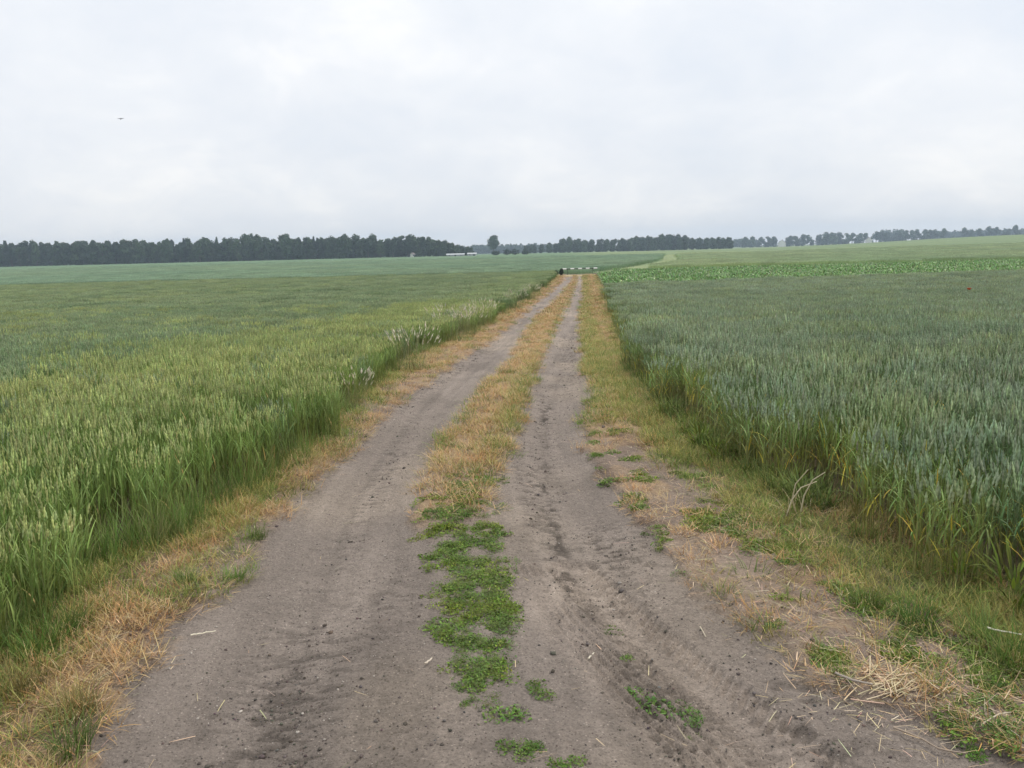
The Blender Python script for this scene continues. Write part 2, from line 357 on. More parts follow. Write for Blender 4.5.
def churn(x, y):
    t = np.zeros(np.shape(x))
    for cx, cy_, sx, sy, a in CHURN:
        slope = (float(xc(cy_ + .5)) - float(xc(cy_ - .5)))
        t = np.maximum(t, a * np.exp(-((x - cx - slope * (y - cy_)) / sx) ** 2 * 0.5 - ((y - cy_) / sy) ** 2 * 0.5))
    return t
def lanes(x, y):
    """soft masks: verge on the left, middle strip, verge on the right (0..1)"""
    wob = (fbm(x * 3.1, y * 1.6, 4, 31) - 0.5)
    wob = wob + .35 * (fbm(x * 17, y * 13, 3, 35) - .5); s = np.clip(0.025 + 0.004 * y, 0.02, 0.2)
    sh = .07 * sstep(6.5, 9, y) * sstep(45, 22, y)
    left = sstep(-s, s, E(L1, y) + sh - x + wob * 0.34)
    right = sstep(-s, s, x - E(R2, y) + wob * 0.40 - 0.03)
    nw = .10 * sstep(8, 16, y)
    mid = sstep(-s, s, x - E(L2, y) - sh - .02 - nw + wob * 0.26) * sstep(-s, s, E(R1, y) - .03 - nw - x + wob * 0.26)
    mid = mid * sstep(4.6, 5.6, y + wob * 1.5)
    return left, mid, right
def track_z(x, y):
    left, mid, right = lanes(x, y)
    z = terr(x, y)
    cl = (E(L1, y) + E(L2, y)) / 2; c2 = (E(R1, y) + E(R2, y)) / 2
    z = z - 0.035 * np.exp(-((x - cl) / 0.30) ** 2) - 0.04 * np.exp(-((x - c2) / 0.26) ** 2)
    z = z + 0.03 * mid + 0.03 * left + 0.03 * right
    z = z + 0.012 * (fbm(x * 1.9, y * .8, 3, 3) - 0.5) + 0.005 * (fbm(x * 12, y * 12, 3, 11) - 0.5) + 0.013 * (fbm(x * 36, y * 36, 2, 19) - 0.5)
    c = churn(x, y)
    rid = sstep(0.5, 0.66, fbm(x * 13 + 2 * fbm(x * 3, y * 3, 2, 9), y * 36, 4, 79))
    z = z - c * 0.009 * rid * sstep(0.1, 0.5, c) + c * 0.010 * (fbm(x * 26, y * 26, 2, 5) - 0.5) + 0.010 * (fbm((x - xc(y)) * 13, y * .55, 3, 45) - .5)
    d, al, sd_ = seg_dist(x, y, PRINT)
    inside = sstep(0.15, 0.12, d)
    lug = sstep(-0.2, 0.5, np.sin((al + np.abs(sd_) * 0.75) * 2 * math.pi / 0.055)) * sstep(0.025, 0.05, np.abs(sd_))
    fade = fbm(x * 3, y * 3, 2, 61)
    z = z + inside * (-0.012 + 0.016 * (lug - 0.5) * sstep(0.2, 0.4, fade)) + 0.008 * sstep(0.04, 0.0, np.abs(d - 0.16))
    # second, straighter print: fine lengthways ribs beside it
    d2, al2, s2 = seg_dist(x, y, [(p[0] - 0.25, p[1] - 0.07) for p in PRINT])
    z = z + sstep(0.11, 0.08, d2) * 0.012 * np.sin(s2 * 2 * math.pi / 0.045) * sstep(0.3, 0.6, fbm(x * 2 + 9, y * 2, 2, 62))
    return z

def sun_free_cols(x, y):
    left, mid, right = lanes(x, y)
    soil = np.stack([lerp(0.215, 0.28, fbm(x * 1.3, y * 0.8, 4, 41))] * 3, -1) * np.array([1.02, 0.865, 0.755])
    sandy = sstep(0.5, 0.7, fbm(x * 0.9 + 7, y * 0.5, 3, 43))[..., None]
    soil = soil * (1 + 0.20 * sandy) * lerp(np.array([1, 1, 1.0]), np.array([1.0, 0.99, 0.95]), sandy)
    damp = sstep(0.52, 0.72, fbm(x * 2.2, y * 0.7 + 5, 4, 47))[..., None]
    soil = soil * (1 - 0.18 * damp)
    stk = fbm(x * 13 - xc(y) * 13, y * .55, 4, 45)[..., None]; soil = soil * (0.80 + .40 * stk)
    rutline = np.exp(-((x - (E(R1, y) * .62 + E(R2, y) * .38)) / .06) ** 2) * sstep(3.2, 4.2, y) * sstep(13, 9, y) * sstep(.38, .6, fbm(x * 7, y * 3, 3, 46))
    soil = soil * (1 - .5 * np.clip(rutline * sstep(.42, .58, fbm(x * 24, y * 14, 3, 48)) * 1.3, 0, 1)[..., None])
    c = churn(x, y)[..., None]
    rid = sstep(0.55, 0.62, fbm(x * 13 + 2 * fbm(x * 3, y * 3, 2, 9), y * 36, 4, 79))[..., None]
    soil = soil * (1 - np.clip(c * 1.3, 0, 1) * rid * 0.38)
    dpr = np.minimum(seg_dist(x, y, PRINT)[0], seg_dist(x, y, [(p[0] - 0.25, p[1] - 0.07) for p in PRINT])[0])
    soil = soil * (1 + .22 * sstep(.2, .08, dpr)[..., None] * np.array([1.05, 1, .93]))
    far = sstep(10, 40, y)[..., None]
    dryc = lerp(np.array([0.29, 0.205, 0.135]), np.array([0.38, 0.27, 0.16]), fbm(x * 4, y * 2, 3, 51)[..., None])
    brown = np.array([0.16, 0.105, 0.075])
    grn = lerp(np.array([0.13, 0.16, 0.05]), np.array([0.22, 0.23, 0.07]), fbm(x * 3, y * 1.4, 3, 53)[..., None])
    thatch = lerp(brown, dryc, sstep(0.25, 0.6, fbm(x * 6, y * 4, 4, 55))[..., None])
    bare = sstep(0.52, 0.62, fbm(x * 2.6 + 2, y * 1.7, 4, 57))[..., None] * (1 - sstep(12, 20, y)[..., None])
    thatch = lerp(thatch, soil * np.array([1.02, 0.95, 0.9]), bare * 0.8)
    # green edge close to the crop on the right, greener along the outer edges of the middle strip
    gr = sstep(0.55, 0.12, (E(RC, y) - x) * (1 + .9 * sstep(6, 12, y)))
    lrut = sstep(0.4, 0.05, np.abs(x - E(R2, y) - 0.12)) * sstep(9, 16, y) * 0.8
    gmid = sstep(0.25, 0.02, E(R1, y) - x) * 0.6 * sstep(6, 9, y)
    gl = sstep(0.25, 0.0, x - E(LC, y)) * 0.4
    g = np.clip(gr * right + lrut * right + gmid * mid + gl * left, 0, 1)[..., None]
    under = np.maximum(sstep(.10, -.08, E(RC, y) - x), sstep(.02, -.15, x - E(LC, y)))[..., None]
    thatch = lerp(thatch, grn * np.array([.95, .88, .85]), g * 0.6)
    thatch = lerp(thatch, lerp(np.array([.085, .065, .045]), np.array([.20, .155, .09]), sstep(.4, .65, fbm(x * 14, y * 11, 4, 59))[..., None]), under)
    nb = (right * sstep(7.5, 4.5, y) * sstep(.25, .55, E(RC, y) - x) * sstep(.36, .58, fbm(x * 5, y * 3.5, 4, 58) + .1))[..., None]
    thatch = lerp(thatch, soil * np.array([1.05, .98, .92]), nb * .85)
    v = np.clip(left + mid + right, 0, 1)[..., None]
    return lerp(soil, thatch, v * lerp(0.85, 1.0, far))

# ground sheet reaching the horizon -------------------------------------------------------------
def axis(parts):
    out = []
    for a, b, n in parts: out.append(np.linspace(a, b, n, endpoint=False))
    return np.unique(np.concatenate(out))
gx = axis([(-1600, -300, 30), (-300, -60, 40), (-60, -14, 46), (-14, 22, 110), (22, 80, 58), (80, 300, 44), (300, 1601, 31)])
gy = axis([(-300, -60, 12), (-60, -6, 27), (-6, 60, 132), (60, 78, 24), (78, 95, 60), (95, 300, 100), (300, 900, 80), (900, 1601, 24)])
X, Y = np.meshgrid(gx, gy, indexing='ij')
Z = terr(X, Y)
near_track = sstep(3.3, 2.9, np.abs(X - xc(Y))) * sstep(-5.5, -4.5, Y) * sstep(92.5, 91.5, Y)
Z = Z - 0.16 * near_track
gsoil = np.array([0.15, 0.125, 0.105])
farg = lerp(np.array([0.115, 0.185, 0.10]), np.array([0.14, 0.21, 0.105]), fbm(X / 60, Y / 25, 3, 91)[..., None])
right_far = sstep(0.05, 0.12, X / np.maximum(Y, 60))[..., None]
farg = lerp(farg, farg * np.array([1.45, 1.2, 1.05]), right_far)
band = sstep(0.45, 0.6, fbm(X / 200, Y / 28 + 3, 2, 95))[..., None]
farg = farg * lerp(1.0, np.array([0.88, 0.93, 1.0]), band)
ff = sstep(88, 91, Y)[..., None]
GC = lerp(np.broadcast_to(gsoil, farg.shape), farg, ff)
ix = np.arange(X.size).reshape(X.shape)
gf = np.stack([ix[:-1, :-1], ix[1:, :-1], ix[1:, 1:], ix[:-1, 1:]], -1).reshape(-1, 4)
link('ground', np_mesh('ground', np.stack([X, Y, Z], -1).reshape(-1, 3), gf, GC.reshape(-1, 3), True, [M_field]), kind='structure')

# the farm track with its verges ---------------------------------------------------------------
ty = [-5.0]
while ty[-1] < 92: ty.append(ty[-1] + (0.07 if ty[-1] < 1.6 else max(0.009, 0.0038 * ty[-1])))
ty = np.array(ty); tu = np.concatenate([np.arange(-3.4, -1.5, .022), np.arange(-1.5, -.1, .015), np.arange(-.1, 1.8, .0095), np.arange(1.8, 3.41, .022)])
U_, Y = np.meshgrid(tu, ty, indexing='ij'); X = U_ + xc(Y)
Z = track_z(X, Y) - 0.22 * sstep(3.0, 3.4, np.abs(U_)) - 0.2 * sstep(-4.5, -5, Y)
ix = np.arange(X.size).reshape(X.shape)
tf = np.stack([ix[:-1, :-1], ix[1:, :-1], ix[1:, 1:], ix[:-1, 1:]], -1).reshape(-1, 4)
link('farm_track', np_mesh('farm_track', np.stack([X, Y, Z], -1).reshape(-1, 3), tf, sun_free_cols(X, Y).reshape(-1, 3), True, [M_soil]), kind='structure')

# grassy crossing lane at the end of the track ---------------------------------------------------
def lane_y(x): return np.where(x > 6, 85.6 + (x - 6) * 0.075, 85.6 + (6 - x) * -0.055 + np.maximum(0, -x - 10) * 0.03)
px = np.arange(-130, 10.6, 0.5); pt = np.linspace(-1.7, 1.7, 15)
X, T = np.meshgrid(px, pt, indexing='ij'); Y = lane_y(X) + T
Z = terr(X, Y) + 0.05 + 0.05 * (fbm(X * 2, Y * 2, 3, 4) - 0.5) - 0.09 * sstep(1.4, 1.7, np.abs(T))
lc = lerp(np.array([0.30, 0.24, 0.13]), np.array([0.50, 0.42, 0.27]), fbm(X * 1.2, Y * 2.5, 3, 14)[..., None])
lc = lerp(lc, np.array([0.16, 0.15, 0.06]), (sstep(0, -6, X) * 0.6)[..., None])
ix = np.arange(X.size).reshape(X.shape)
f = np.stack([ix[:-1, :-1], ix[1:, :-1], ix[1:, 1:], ix[:-1, 1:]], -1).reshape(-1, 4)
link('crossing_path', np_mesh('crossing_path', np.stack([X, Y, Z], -1).reshape(-1, 3), f, lc.reshape(-1, 3), True, [M_soil]), kind='structure')
# pale bare strip running on through the far field, right of the track end
a0, a1 = np.array([13.0, 97.0]), np.array([46, 232.0])
s = np.linspace(0, 1, 120)[:, None]; q = np.linspace(-1.2, 1.2, 5)[None, :]
dirv = (a1 - a0) / np.linalg.norm(a1 - a0); nv = np.array([dirv[1], -dirv[0]])
ctr = a0 + (a1 - a0) * s + nv * (2.0 * np.sin(s * 5))
X = ctr[:, 0:1] + nv[0] * q; Y = ctr[:, 1:2] + nv[1] * q; Z = terr(X, Y) + 0.25 - 0.2 * (np.abs(q) > 1.1)
ix = np.arange(X.size).reshape(X.shape)
f = np.stack([ix[:-1, :-1], ix[:-1, 1:], ix[1:, 1:], ix[1:, :-1]], -1).reshape(-1, 4)
pc = lerp(np.array([0.17, 0.23, 0.11]), np.array([0.24, 0.275, 0.14]), fbm(X / 3, Y / 6, 3, 3)[..., None])
link('far_path', np_mesh('far_path', np.stack([X, Y, Z], -1).reshape(-1, 3), f, pc.reshape(-1, 3), True, [M_field]), kind='structure')

# ------------------------------------------------------------------ crop plants
def rnd(a, b, k): return rng.uniform(a, b, k)
def cvar(c, k, v=0.15):
    return np.array(c) * (1 + rng.normal(0, v, (k, 1))) * (1 + rng.normal(0, v * 0.35, (k, 3)))
def wheat_patch(mb, vid, size, dens, h, pal, lod):
    k = int(size * size * dens)
    b = np.stack([rnd(-.54, .54, k) * size, rnd(-.54, .54, k) * size, np.zeros(k)], 1)
    az = rnd(0, 6.283, k); hh = h * rng.normal(1, 0.045, k) - .06 * h * (rng.random(k) < .2); lean = np.abs(rng.normal(0, 0.035, k))
    sb = cvar(pal['stem_b'], k); stt = cvar(pal['stem_t'], k)
    tip = blades(mb, b, az, hh, 0.0048 if lod == 0 else (0.007 if lod == 1 else 0.014), lean, 0.06, 2 if lod else 3, sb, stt, vid, prof=0.2, tipw=0.5)
    el = rnd(*pal['el'], k); ec = cvar(pal['ear'], k, 0.14)
    if lod == 0: ears(mb, tip - [0, 0, 0.004], az, el, rnd(*pal['ew'], k), lean + rnd(0.0, 0.3, k), ec, vid)
    else: ears(mb, tip - [0, 0, 0.01], az, el * (1.1 if lod == 1 else 1.25), rnd(*pal['ew'], k) * (1.25 if lod == 1 else 2.2), lean + rnd(0.02, 0.4, k), ec, vid, rings=3, sides=3)
    nl = (3, 3, 2)[lod]; ns = (4, 3, 2)[lod]
    for i in range(nl):
        hf = (0.2, 0.36, 0.54, 0.70)[i + (4 - nl)]
        bb = b.copy(); bb[:, :2] += np.stack([np.cos(az), np.sin(az)], 1) * (np.sin(lean + .03) * hh * hf)[:, None]; bb[:, 2] = hh * hf
        dry = rng.random(k) < pal['dry'] * (2.0 if i == 0 else 0.25)
        lc = cvar(pal['leaf'] if i + 4 - nl > 1 else pal['leaf_low'], k, 0.16); lc[dry] = cvar(pal['dead'], int(dry.sum()), 0.2)
        lt = lc * 1.15
        blades(mb, bb, rnd(0, 6.283, k), rnd(.11, .20, k), (0.0095, 0.012, 0.02)[lod], rnd(0.06, 0.40, k), rnd(0.2, pal.get('bend', 1.6), k), ns, lc, lt, vid, prof=0.6, basew=0.6)
PALR = dict(stem_b=(.22, .20, .085), stem_t=(.18, .25, .125), ear=(.36, .44, .28), leaf=(.165, .265, .12), leaf_low=(.17, .20, .05), dead=(.60, .47, .08), dry=0.08, el=(.06, .095), ew=(.0105, .0145))
PALRE = dict(PALR, stem_b=(.27, .24, .10), stem_t=(.25, .30, .12), leaf=(.20, .29, .085), leaf_low=(.22, .24, .06), dry=.10)  # edge plants: yellower and drier, with the front light painted in as paler colour
PALL = dict(stem_b=(.20, .21, .06), stem_t=(.26, .35, .105), ear=(.475, .52, .215), leaf=(.235, .325, .10), leaf_low=(.18, .235, .06), bend=1.0, dead=(.46, .36, .14), dry=0.03, el=(.045, .075), ew=(.009, .012))
PALL2 = dict(stem_b=(.16, .20, .07), stem_t=(.19, .29, .125), ear=(.35, .425, .235), leaf=(.185, .28, .115), leaf_low=(.14, .20, .06), bend=1.0, dead=(.42, .35, .14), dry=0.02, el=(.045, .075), ew=(.009, .012))

def in_view(x, y, pad=2.5): return np.abs(x) < 0.66 * np.maximum(y, 0) + pad
def crop_points(side, y0, y1, cell, edge):
    ys = np.arange(y0, y1, cell); xmax = 0.66 * y1 + 4
    xs = np.arange(-xmax, xmax, cell)
    X, Y = np.meshgrid(xs, ys); X = X.ravel() + rng.uniform(-.28, .28, X.size) * cell; Y = Y.ravel() + rng.uniform(-.28, .28, Y.size) * cell
    wob = (fbm(X * 0 + 3, Y * 1.7, 3, 23 if side < 0 else 29) - .5) * 0.22
    ok = (X < E(LC, Y) + wob - edge) if side < 0 else (X > E(RC, Y) + wob + edge)
    ok &= in_view(X, Y)
    if side < 0: ok &= Y < lane_y(X) - 2.0
    else: ok &= Y < 49.5 + 0.20 * (X - 5)
    return X[ok], Y[ok]
def place(name, mb, nvar, X, Y, mat, label, cat, zs=(0.94, 1.06), tilt=0.025, lat=1.0, zoff=0.0, vfun=None, hs=0.5, onz=terr, efun=lambda x, y: 1.0):
    k = len(X)
    Z = onz(X, Y) + zoff
    hf = efun(X, Y) * lerp(zs[0], zs[1], np.clip((fbm(X * hs, Y * hs, 3, 71) - .25) * 2, 0, 1)) * rng.normal(1, 0.03, k)
    rot = np.stack([rng.normal(0, tilt, k), rng.normal(0, tilt, k), rnd(0, 6.283, k)], 1)
    scl = np.stack([np.full(k, lat), np.full(k, lat), hf], 1)
    var = rng.integers(0, nvar, k) if vfun is None else vfun(X, Y)
    return scatter(name, mb, np.stack([X, Y, Z], 1), var, rot, scl, mat, label, cat)

# right hand field
for (y0, y1, cell, lod, dens, nvar, edge) in ((-0.6, 13, 0.30, 0, 620, 6, .10), (13, 34, 0.45, 1, 400, 5, .16), (34, 66, 0.8, 2, 190, 4, .3)):
    mb = MB()
    for v in range(nvar):
        wheat_patch(mb, v, cell, dens, 0.56, PALR, lod); wheat_patch(mb, nvar + v, cell, dens, 0.56, PALRE, lod)
    def vr(x, y, nvar=nvar): return rng.integers(0, nvar, len(x)) + nvar * (rng.random(len(x)) < sstep(.75, .15, x - E(RC, y)) * .8 + .04)
    X, Y = crop_points(1, y0, y1, cell, edge)
    place('wheat_crop', mb, nvar, X, Y, M_wheatR, 'dense blue green wheat in ear right of the farm track', 'wheat', vfun=vr, efun=lambda x, y: lerp(.84, 1.0, sstep(.1, .6, x - E(RC, y))))
# left hand field: a yellower strip along the track, bluer further in
for (y0, y1, cell, lod, dens, nvar, edge) in ((-0.6, 13, 0.26, 0, 760, 4, .0), (13, 34, 0.45, 1, 520, 4, .06), (34, 90, 0.8, 2, 220, 3, .2)):
    mb = MB()
    for v in range(nvar):
        wheat_patch(mb, v, cell, dens, 0.55, PALL if lod < 2 else {q: (PALL[q] if q in ('dry', 'el', 'ew', 'bend') else tuple(.3 * a_ + .7 * b_ for a_, b_ in zip(PALL[q], PALL2[q]))) for q in PALL}, lod); wheat_patch(mb, nvar + v, cell, dens, 0.53, PALL2, lod)
    X, Y = crop_points(-1, y0, y1, cell, edge)
    def vf(x, y, nvar=nvar):
        u = E(LC, y) - x
        wv = (fbm(x * .5, y * .3, 3, 15) - .5) * 1.6
        p = sstep(2.4, 3.8, u + wv) * lerp(1.0, .6, sstep(9, 24, u)); p = np.maximum(p, sstep(.5, .75, fbm(x * .09 + 4, y * .06, 2, 16)) * sstep(5, 9, u))
        p = np.clip(p, .08, .92); p = lerp(p, .62, sstep(14, 30, u))
        return rng.integers(0, nvar, len(x)) + nvar * (rng.random(len(x)) < p)
    place('grain_crop', mb, nvar, X, Y, M_wheatL, 'yellowish green grain in ear left of the farm track', 'grain', vfun=vf, efun=lambda x, y: lerp(.80, 1.0, np.clip((E(LC, y) - x - .02) / .8, 0, 1) ** .8))
# far field beyond the crossing lane
mb = MB()
PALF = dict(stem_b=(.23, .31, .16), stem_t=(.28, .39, .22), ear=(.37, .48, .31), leaf=(.25, .36, .21), leaf_low=(.21, .29, .15), dead=(.3, .26, .12), dry=0.0, el=(.06, .10), ew=(.013, .018))
PALF2 = dict(stem_b=(.31, .36, .15), stem_t=(.37, .45, .21), ear=(.46, .54, .30), leaf=(.33, .42, .18), leaf_low=(.24, .29, .13), dead=(.3, .26, .12), dry=0.0, el=(.06, .10), ew=(.013, .018))
for v in range(3):
    wheat_patch(mb, v, 2.2, 60, 0.5, PALF, 2); wheat_patch(mb, 3 + v, 2.2, 60, 0.5, PALF2, 2)
xs = np.arange(-190, 190, 2.0); ys = np.arange(86, 240, 2.0)
X, Y = np.meshgrid(xs, ys); X = X.ravel() + rng.uniform(-.5, .5, X.size); Y = Y.ravel() + rng.uniform(-.5, .5, Y.size)
pdx = (X - a0[0]) * nv[0] + (Y - a0[1]) * nv[1] - 2 * np.sin(np.clip(((X - a0[0]) * dirv[0] + (Y - a0[1]) * dirv[1]) / 144.2, 0, 1) * 5)
ok = in_view(X, Y, 6) & (Y > np.where(X > 9.5, 98.2, lane_y(X) + 2.9)) & (np.abs(pdx) > 2.6)
X, Y = X[ok], Y[ok]
place('far_grain_crop', mb, 3, X, Y, M_far, 'even green grain of the far field beyond the crossing lane', 'grain', vfun=lambda x, y: rng.integers(0, 3, len(x)) + 3 * (x > 11.5 + (y - 92) * .246))

# beet field between the wheat and the crossing lane, right
mb = MB()
for v in range(4):
    k = 18
    az = np.arange(k) * 2.4 + rnd(-.3, .3, k); ln = rnd(.22, .44, k)
    c = cvar((.145, .24, .065), k, .3)
    blades(mb, np.zeros((k, 3)), az, ln, rnd(.08, .14, k), rnd(.15, .8, k), rnd(.5, 1.1, k), 4, c * .8, c * 1.15, v, prof=0.35, basew=0.25)
rows = []
for r in np.arange(-40, 120, 0.5):
    t = np.arange(-14, 62, 0.34); rows.append(np.stack([r + 0 * t, t], 1))
q = np.concatenate(rows); th = R(-28)
X = 5.0 + q[:, 0] * math.cos(th) * 1 + q[:, 1] * math.sin(-th) ; Y = 52 + q[:, 1] * math.cos(th) + q[:, 0] * 0.16
X = X + rng.normal(0, .04, len(X)); Y = Y + rng.normal(0, .05, len(Y))
ok = (Y > 50.8 + 0.20 * (X - 5)) & (Y < 96.0) & (X > np.where(Y < 86, E(RC, Y) + .3, 10.4 + (Y - 86) * .12)) & in_view(X, Y, 4)
X, Y = X[ok], Y[ok]
k = len(X)
scatter('beet_crop', mb, np.stack([X, Y, terr(X, Y)], 1), rng.integers(0, 4, k), np.stack([rng.normal(0, .08, k), rng.normal(0, .08, k), rnd(0, 6.28, k)], 1), np.repeat(rng.uniform(.75, 1.3, (k, 1)), 3, 1), M_beet, 'bright green rows of leafy beet beyond the wheat', 'beet')

# ------------------------------------------------------------------ verge grass, straw, weeds, clods, stones
def tuft(mb, vid, k, rad, ln, wd, lean, bend, cb, ct, n=3, v=.2):
    a = rnd(0, 6.283, k); r = rad * np.sqrt(rng.random(k))
    b = np.stack([np.cos(a) * r, np.sin(a) * r, np.full(k, -.004)], 1)
    c1 = cvar(cb, k, v); c2 = cvar(ct, k, v)
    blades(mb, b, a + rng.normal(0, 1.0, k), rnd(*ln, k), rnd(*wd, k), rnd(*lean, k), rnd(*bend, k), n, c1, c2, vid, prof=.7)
DRY1, DRY2 = (.40, .27, .13), (.62, .46, .25)
ORG1, ORG2 = (.36, .20, .085), (.60, .375, .15)
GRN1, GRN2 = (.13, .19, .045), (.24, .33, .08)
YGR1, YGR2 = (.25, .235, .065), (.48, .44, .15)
def thin(p, y): return p
def verge_points(n, y0, y1, pdf, xr=2.4):
    """candidates spread evenly over screen-ish depth: denser close by"""
    y = np.exp(rng.uniform(math.log(y0), math.log(y1), n)); x = xc(y) + rng.uniform(-xr, xr + .3, n)
    p = pdf(x, y); ok = rng.random(n) < p
    return x[ok], y[ok]
def lane_info(x, y):
    l, m_, r = lanes(x, y)
    incrop = (x < E(LC, y) - .15) | (x > E(RC, y) + .32)
    return l, m_, r, incrop
def pdf_dry(x, y):
    l, m_, r, ic = lane_info(x, y)
    gap = sstep(.56, .44, fbm(x * 2.6 + 2, y * 1.7, 4, 57)); gap = lerp(gap, 1.0, sstep(8, 14, y))
    nearcrop = sstep(.1, .5, E(RC, y) - x)
    p = r * .45 * sstep(.12, -.05, E(RC, y) - x) + l * (0.10 + .75 * gap * sstep(.3, .55, fbm(x * 4, y * 3, 3, 87))) + m_ * (.85) * sstep(5.0, 6.0, y) + r * lerp(nearcrop * .30, 1.2, sstep(5.5, 11, y)) * (.10 + .55 * gap)
    return np.clip(p, 0, 1) * (~ic)
def pdf_green(x, y):
    l, m_, r, ic = lane_info(x, y)
    cl = sstep(.42, .62, fbm(x * 2.2, y * 1.2, 4, 83))
    nearcrop = sstep(.62, .25, (E(RC, y) - x) * (1 + .6 * sstep(6, 12, y)) + (fbm(x * 3, y * 2, 3, 88) - .5) * .4)
    fr = sstep(.45, .08, np.abs(x - E(R2, y) - .15)) * sstep(6.5, 13, y)
    lc = sstep(.45, .1, x - E(LC, y))
    me = sstep(.28, .04, E(R1, y) - x) + sstep(.18, .02, x - E(L2, y)) * .5
    p = l * (.22 * cl + lerp(.7, .35, sstep(5, 9, y)) * lc) + m_ * (me * .8 + .12) * sstep(5.5, 7, y) + r * (np.clip(nearcrop * (lerp(.50, .28, sstep(7, 12, y)) + .6 * cl), 0, 1) + lerp(.05, .3, sstep(5, 9, y)) * cl + fr * .9)
    return np.clip(p, 0, 1) * (~ic)
def spread(name, mb, nvar, xy, mat, label, cat, sc=(.7, 1.3), grow=0.0, tilt=.15):
    x, y = xy; k = len(x)
    s = rnd(*sc, k) * (1 + grow * y); 
    return scatter(name, mb, np.stack([x, y, track_z(x, y) - .003], 1), rng.integers(0, nvar, k), np.stack([rng.normal(0, tilt, k), rng.normal(0, tilt, k), rnd(0, 6.283, k)], 1), np.stack([s, s, s * rnd(.75, 1.2, k) / (1 + grow * y * .55)], 1), mat, label, cat)
mb = MB()
for v in range(3): tuft(mb, v, 30, .075, (.03, .09), (.002, .004), (.6, 1.45), (.0, .6), DRY1, DRY2)
for v in range(3): tuft(mb, 3 + v, 30, .065, (.03, .08), (.002, .0035), (.4, 1.35), (.1, .7), ORG1, ORG2)
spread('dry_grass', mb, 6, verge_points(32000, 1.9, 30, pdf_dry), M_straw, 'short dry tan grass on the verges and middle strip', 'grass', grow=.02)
mb = MB()
for v in range(4): tuft(mb, v, 40, .17, (.04, .11), (.006, .012), (.4, 1.3), (.1, .6), (DRY1, ORG1)[v % 2], (DRY2, ORG2)[v % 2], n=2)
spread('dry_grass_beyond', mb, 4, verge_points(6000, 28, 86, pdf_dry), M_straw, 'dry tan grass further down the track', 'grass', grow=.006)
mb = MB()
for v in range(3): tuft(mb, v, 40, .07, (.03, .095), (.0022, .0042), (.2, 1.1), (.2, .9), GRN1, GRN2)
for v in range(4): tuft(mb, 3 + v, 40, .07, (.03, .095), (.002, .0036), (.2, 1.2), (.2, .9), YGR1, YGR2)
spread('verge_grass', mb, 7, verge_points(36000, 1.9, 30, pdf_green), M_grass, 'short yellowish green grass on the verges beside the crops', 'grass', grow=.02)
mb = MB()
for v in range(4): tuft(mb, v, 44, .16, (.05, .12), (.006, .012), (.2, 1.1), (.2, .8), (GRN1, YGR1)[v % 2], (GRN2, YGR2)[v % 2], n=2)
spread('verge_grass_beyond', mb, 4, verge_points(6000, 28, 86, pdf_green), M_grass, 'green grass along the track edges further down', 'grass', grow=.006)
# taller green grass at the foot of the left crop, and weeds at the foot of the right crop
mb = MB()
for v in range(3): tuft(mb, v, 30, .10, (.12, .38), (.004, .0085), (.0, .4), (.1, .9), (.12, .20, .045), (.26, .38, .11), n=4)
for v in range(2): tuft(mb, 3 + v, 22, .10, (.16, .40), (.004, .008), (.0, .35), (.1, .9), (.18, .22, .07), (.42, .42, .18), n=4)
n = 2200; y = np.exp(rng.uniform(math.log(1.8), math.log(80), n)); x = E(LC, y) - np.abs(rng.normal(0.02, .16, n)) + .07
keep = rng.random(n) < lerp(.9, .30, sstep(3.8, 6, y)) * sstep(36, 12, y) * (.06 + .8 * sstep(.35, .6, fbm(x * .5, y * .8, 3, 21)))
x, y = x[keep], y[keep]; k = len(x); s = rnd(.5, .95, k) * lerp(1, .8, sstep(5, 9, y))
scatter('tall_grass', mb, np.stack([x, y, track_z(x, y)], 1), rng.integers(0, 5, k), np.stack([rng.normal(0, .1, k), rng.normal(0, .1, k), rnd(0, 6.28, k)], 1), np.stack([s, s, s], 1), M_grass, 'taller fresh green grass at the foot of the left crop', 'grass')
mb = MB()
for v in range(3): tuft(mb, v, 26, .10, (.10, .26), (.006, .014), (.05, .6), (.3, 1.3), (.09, .14, .035), (.20, .27, .07), n=4)
tuft(mb, 3, 16, .10, (.12, .28), (.007, .014), (.05, .5), (.3, 1.3), (.14, .20, .04), (.32, .36, .07), n=4)
n = 260; y = np.exp(rng.uniform(math.log(5.0), math.log(54), n)); x = E(RC, y) + np.abs(rng.normal(0, .14, n)) + .02
k = len(x); s = rnd(.7, 1.15, k)
scatter('crop_edge_weeds', mb, np.stack([x, y, track_z(x, y)], 1), np.where(rng.random(k) < .12, 3, rng.integers(0, 3, k)), np.stack([rng.normal(0, .1, k), rng.normal(0, .1, k), rnd(0, 6.28, k)], 1), np.stack([s, s, s], 1), M_grass, 'leafy weeds and low leaves along the foot of the wheat', 'weeds')

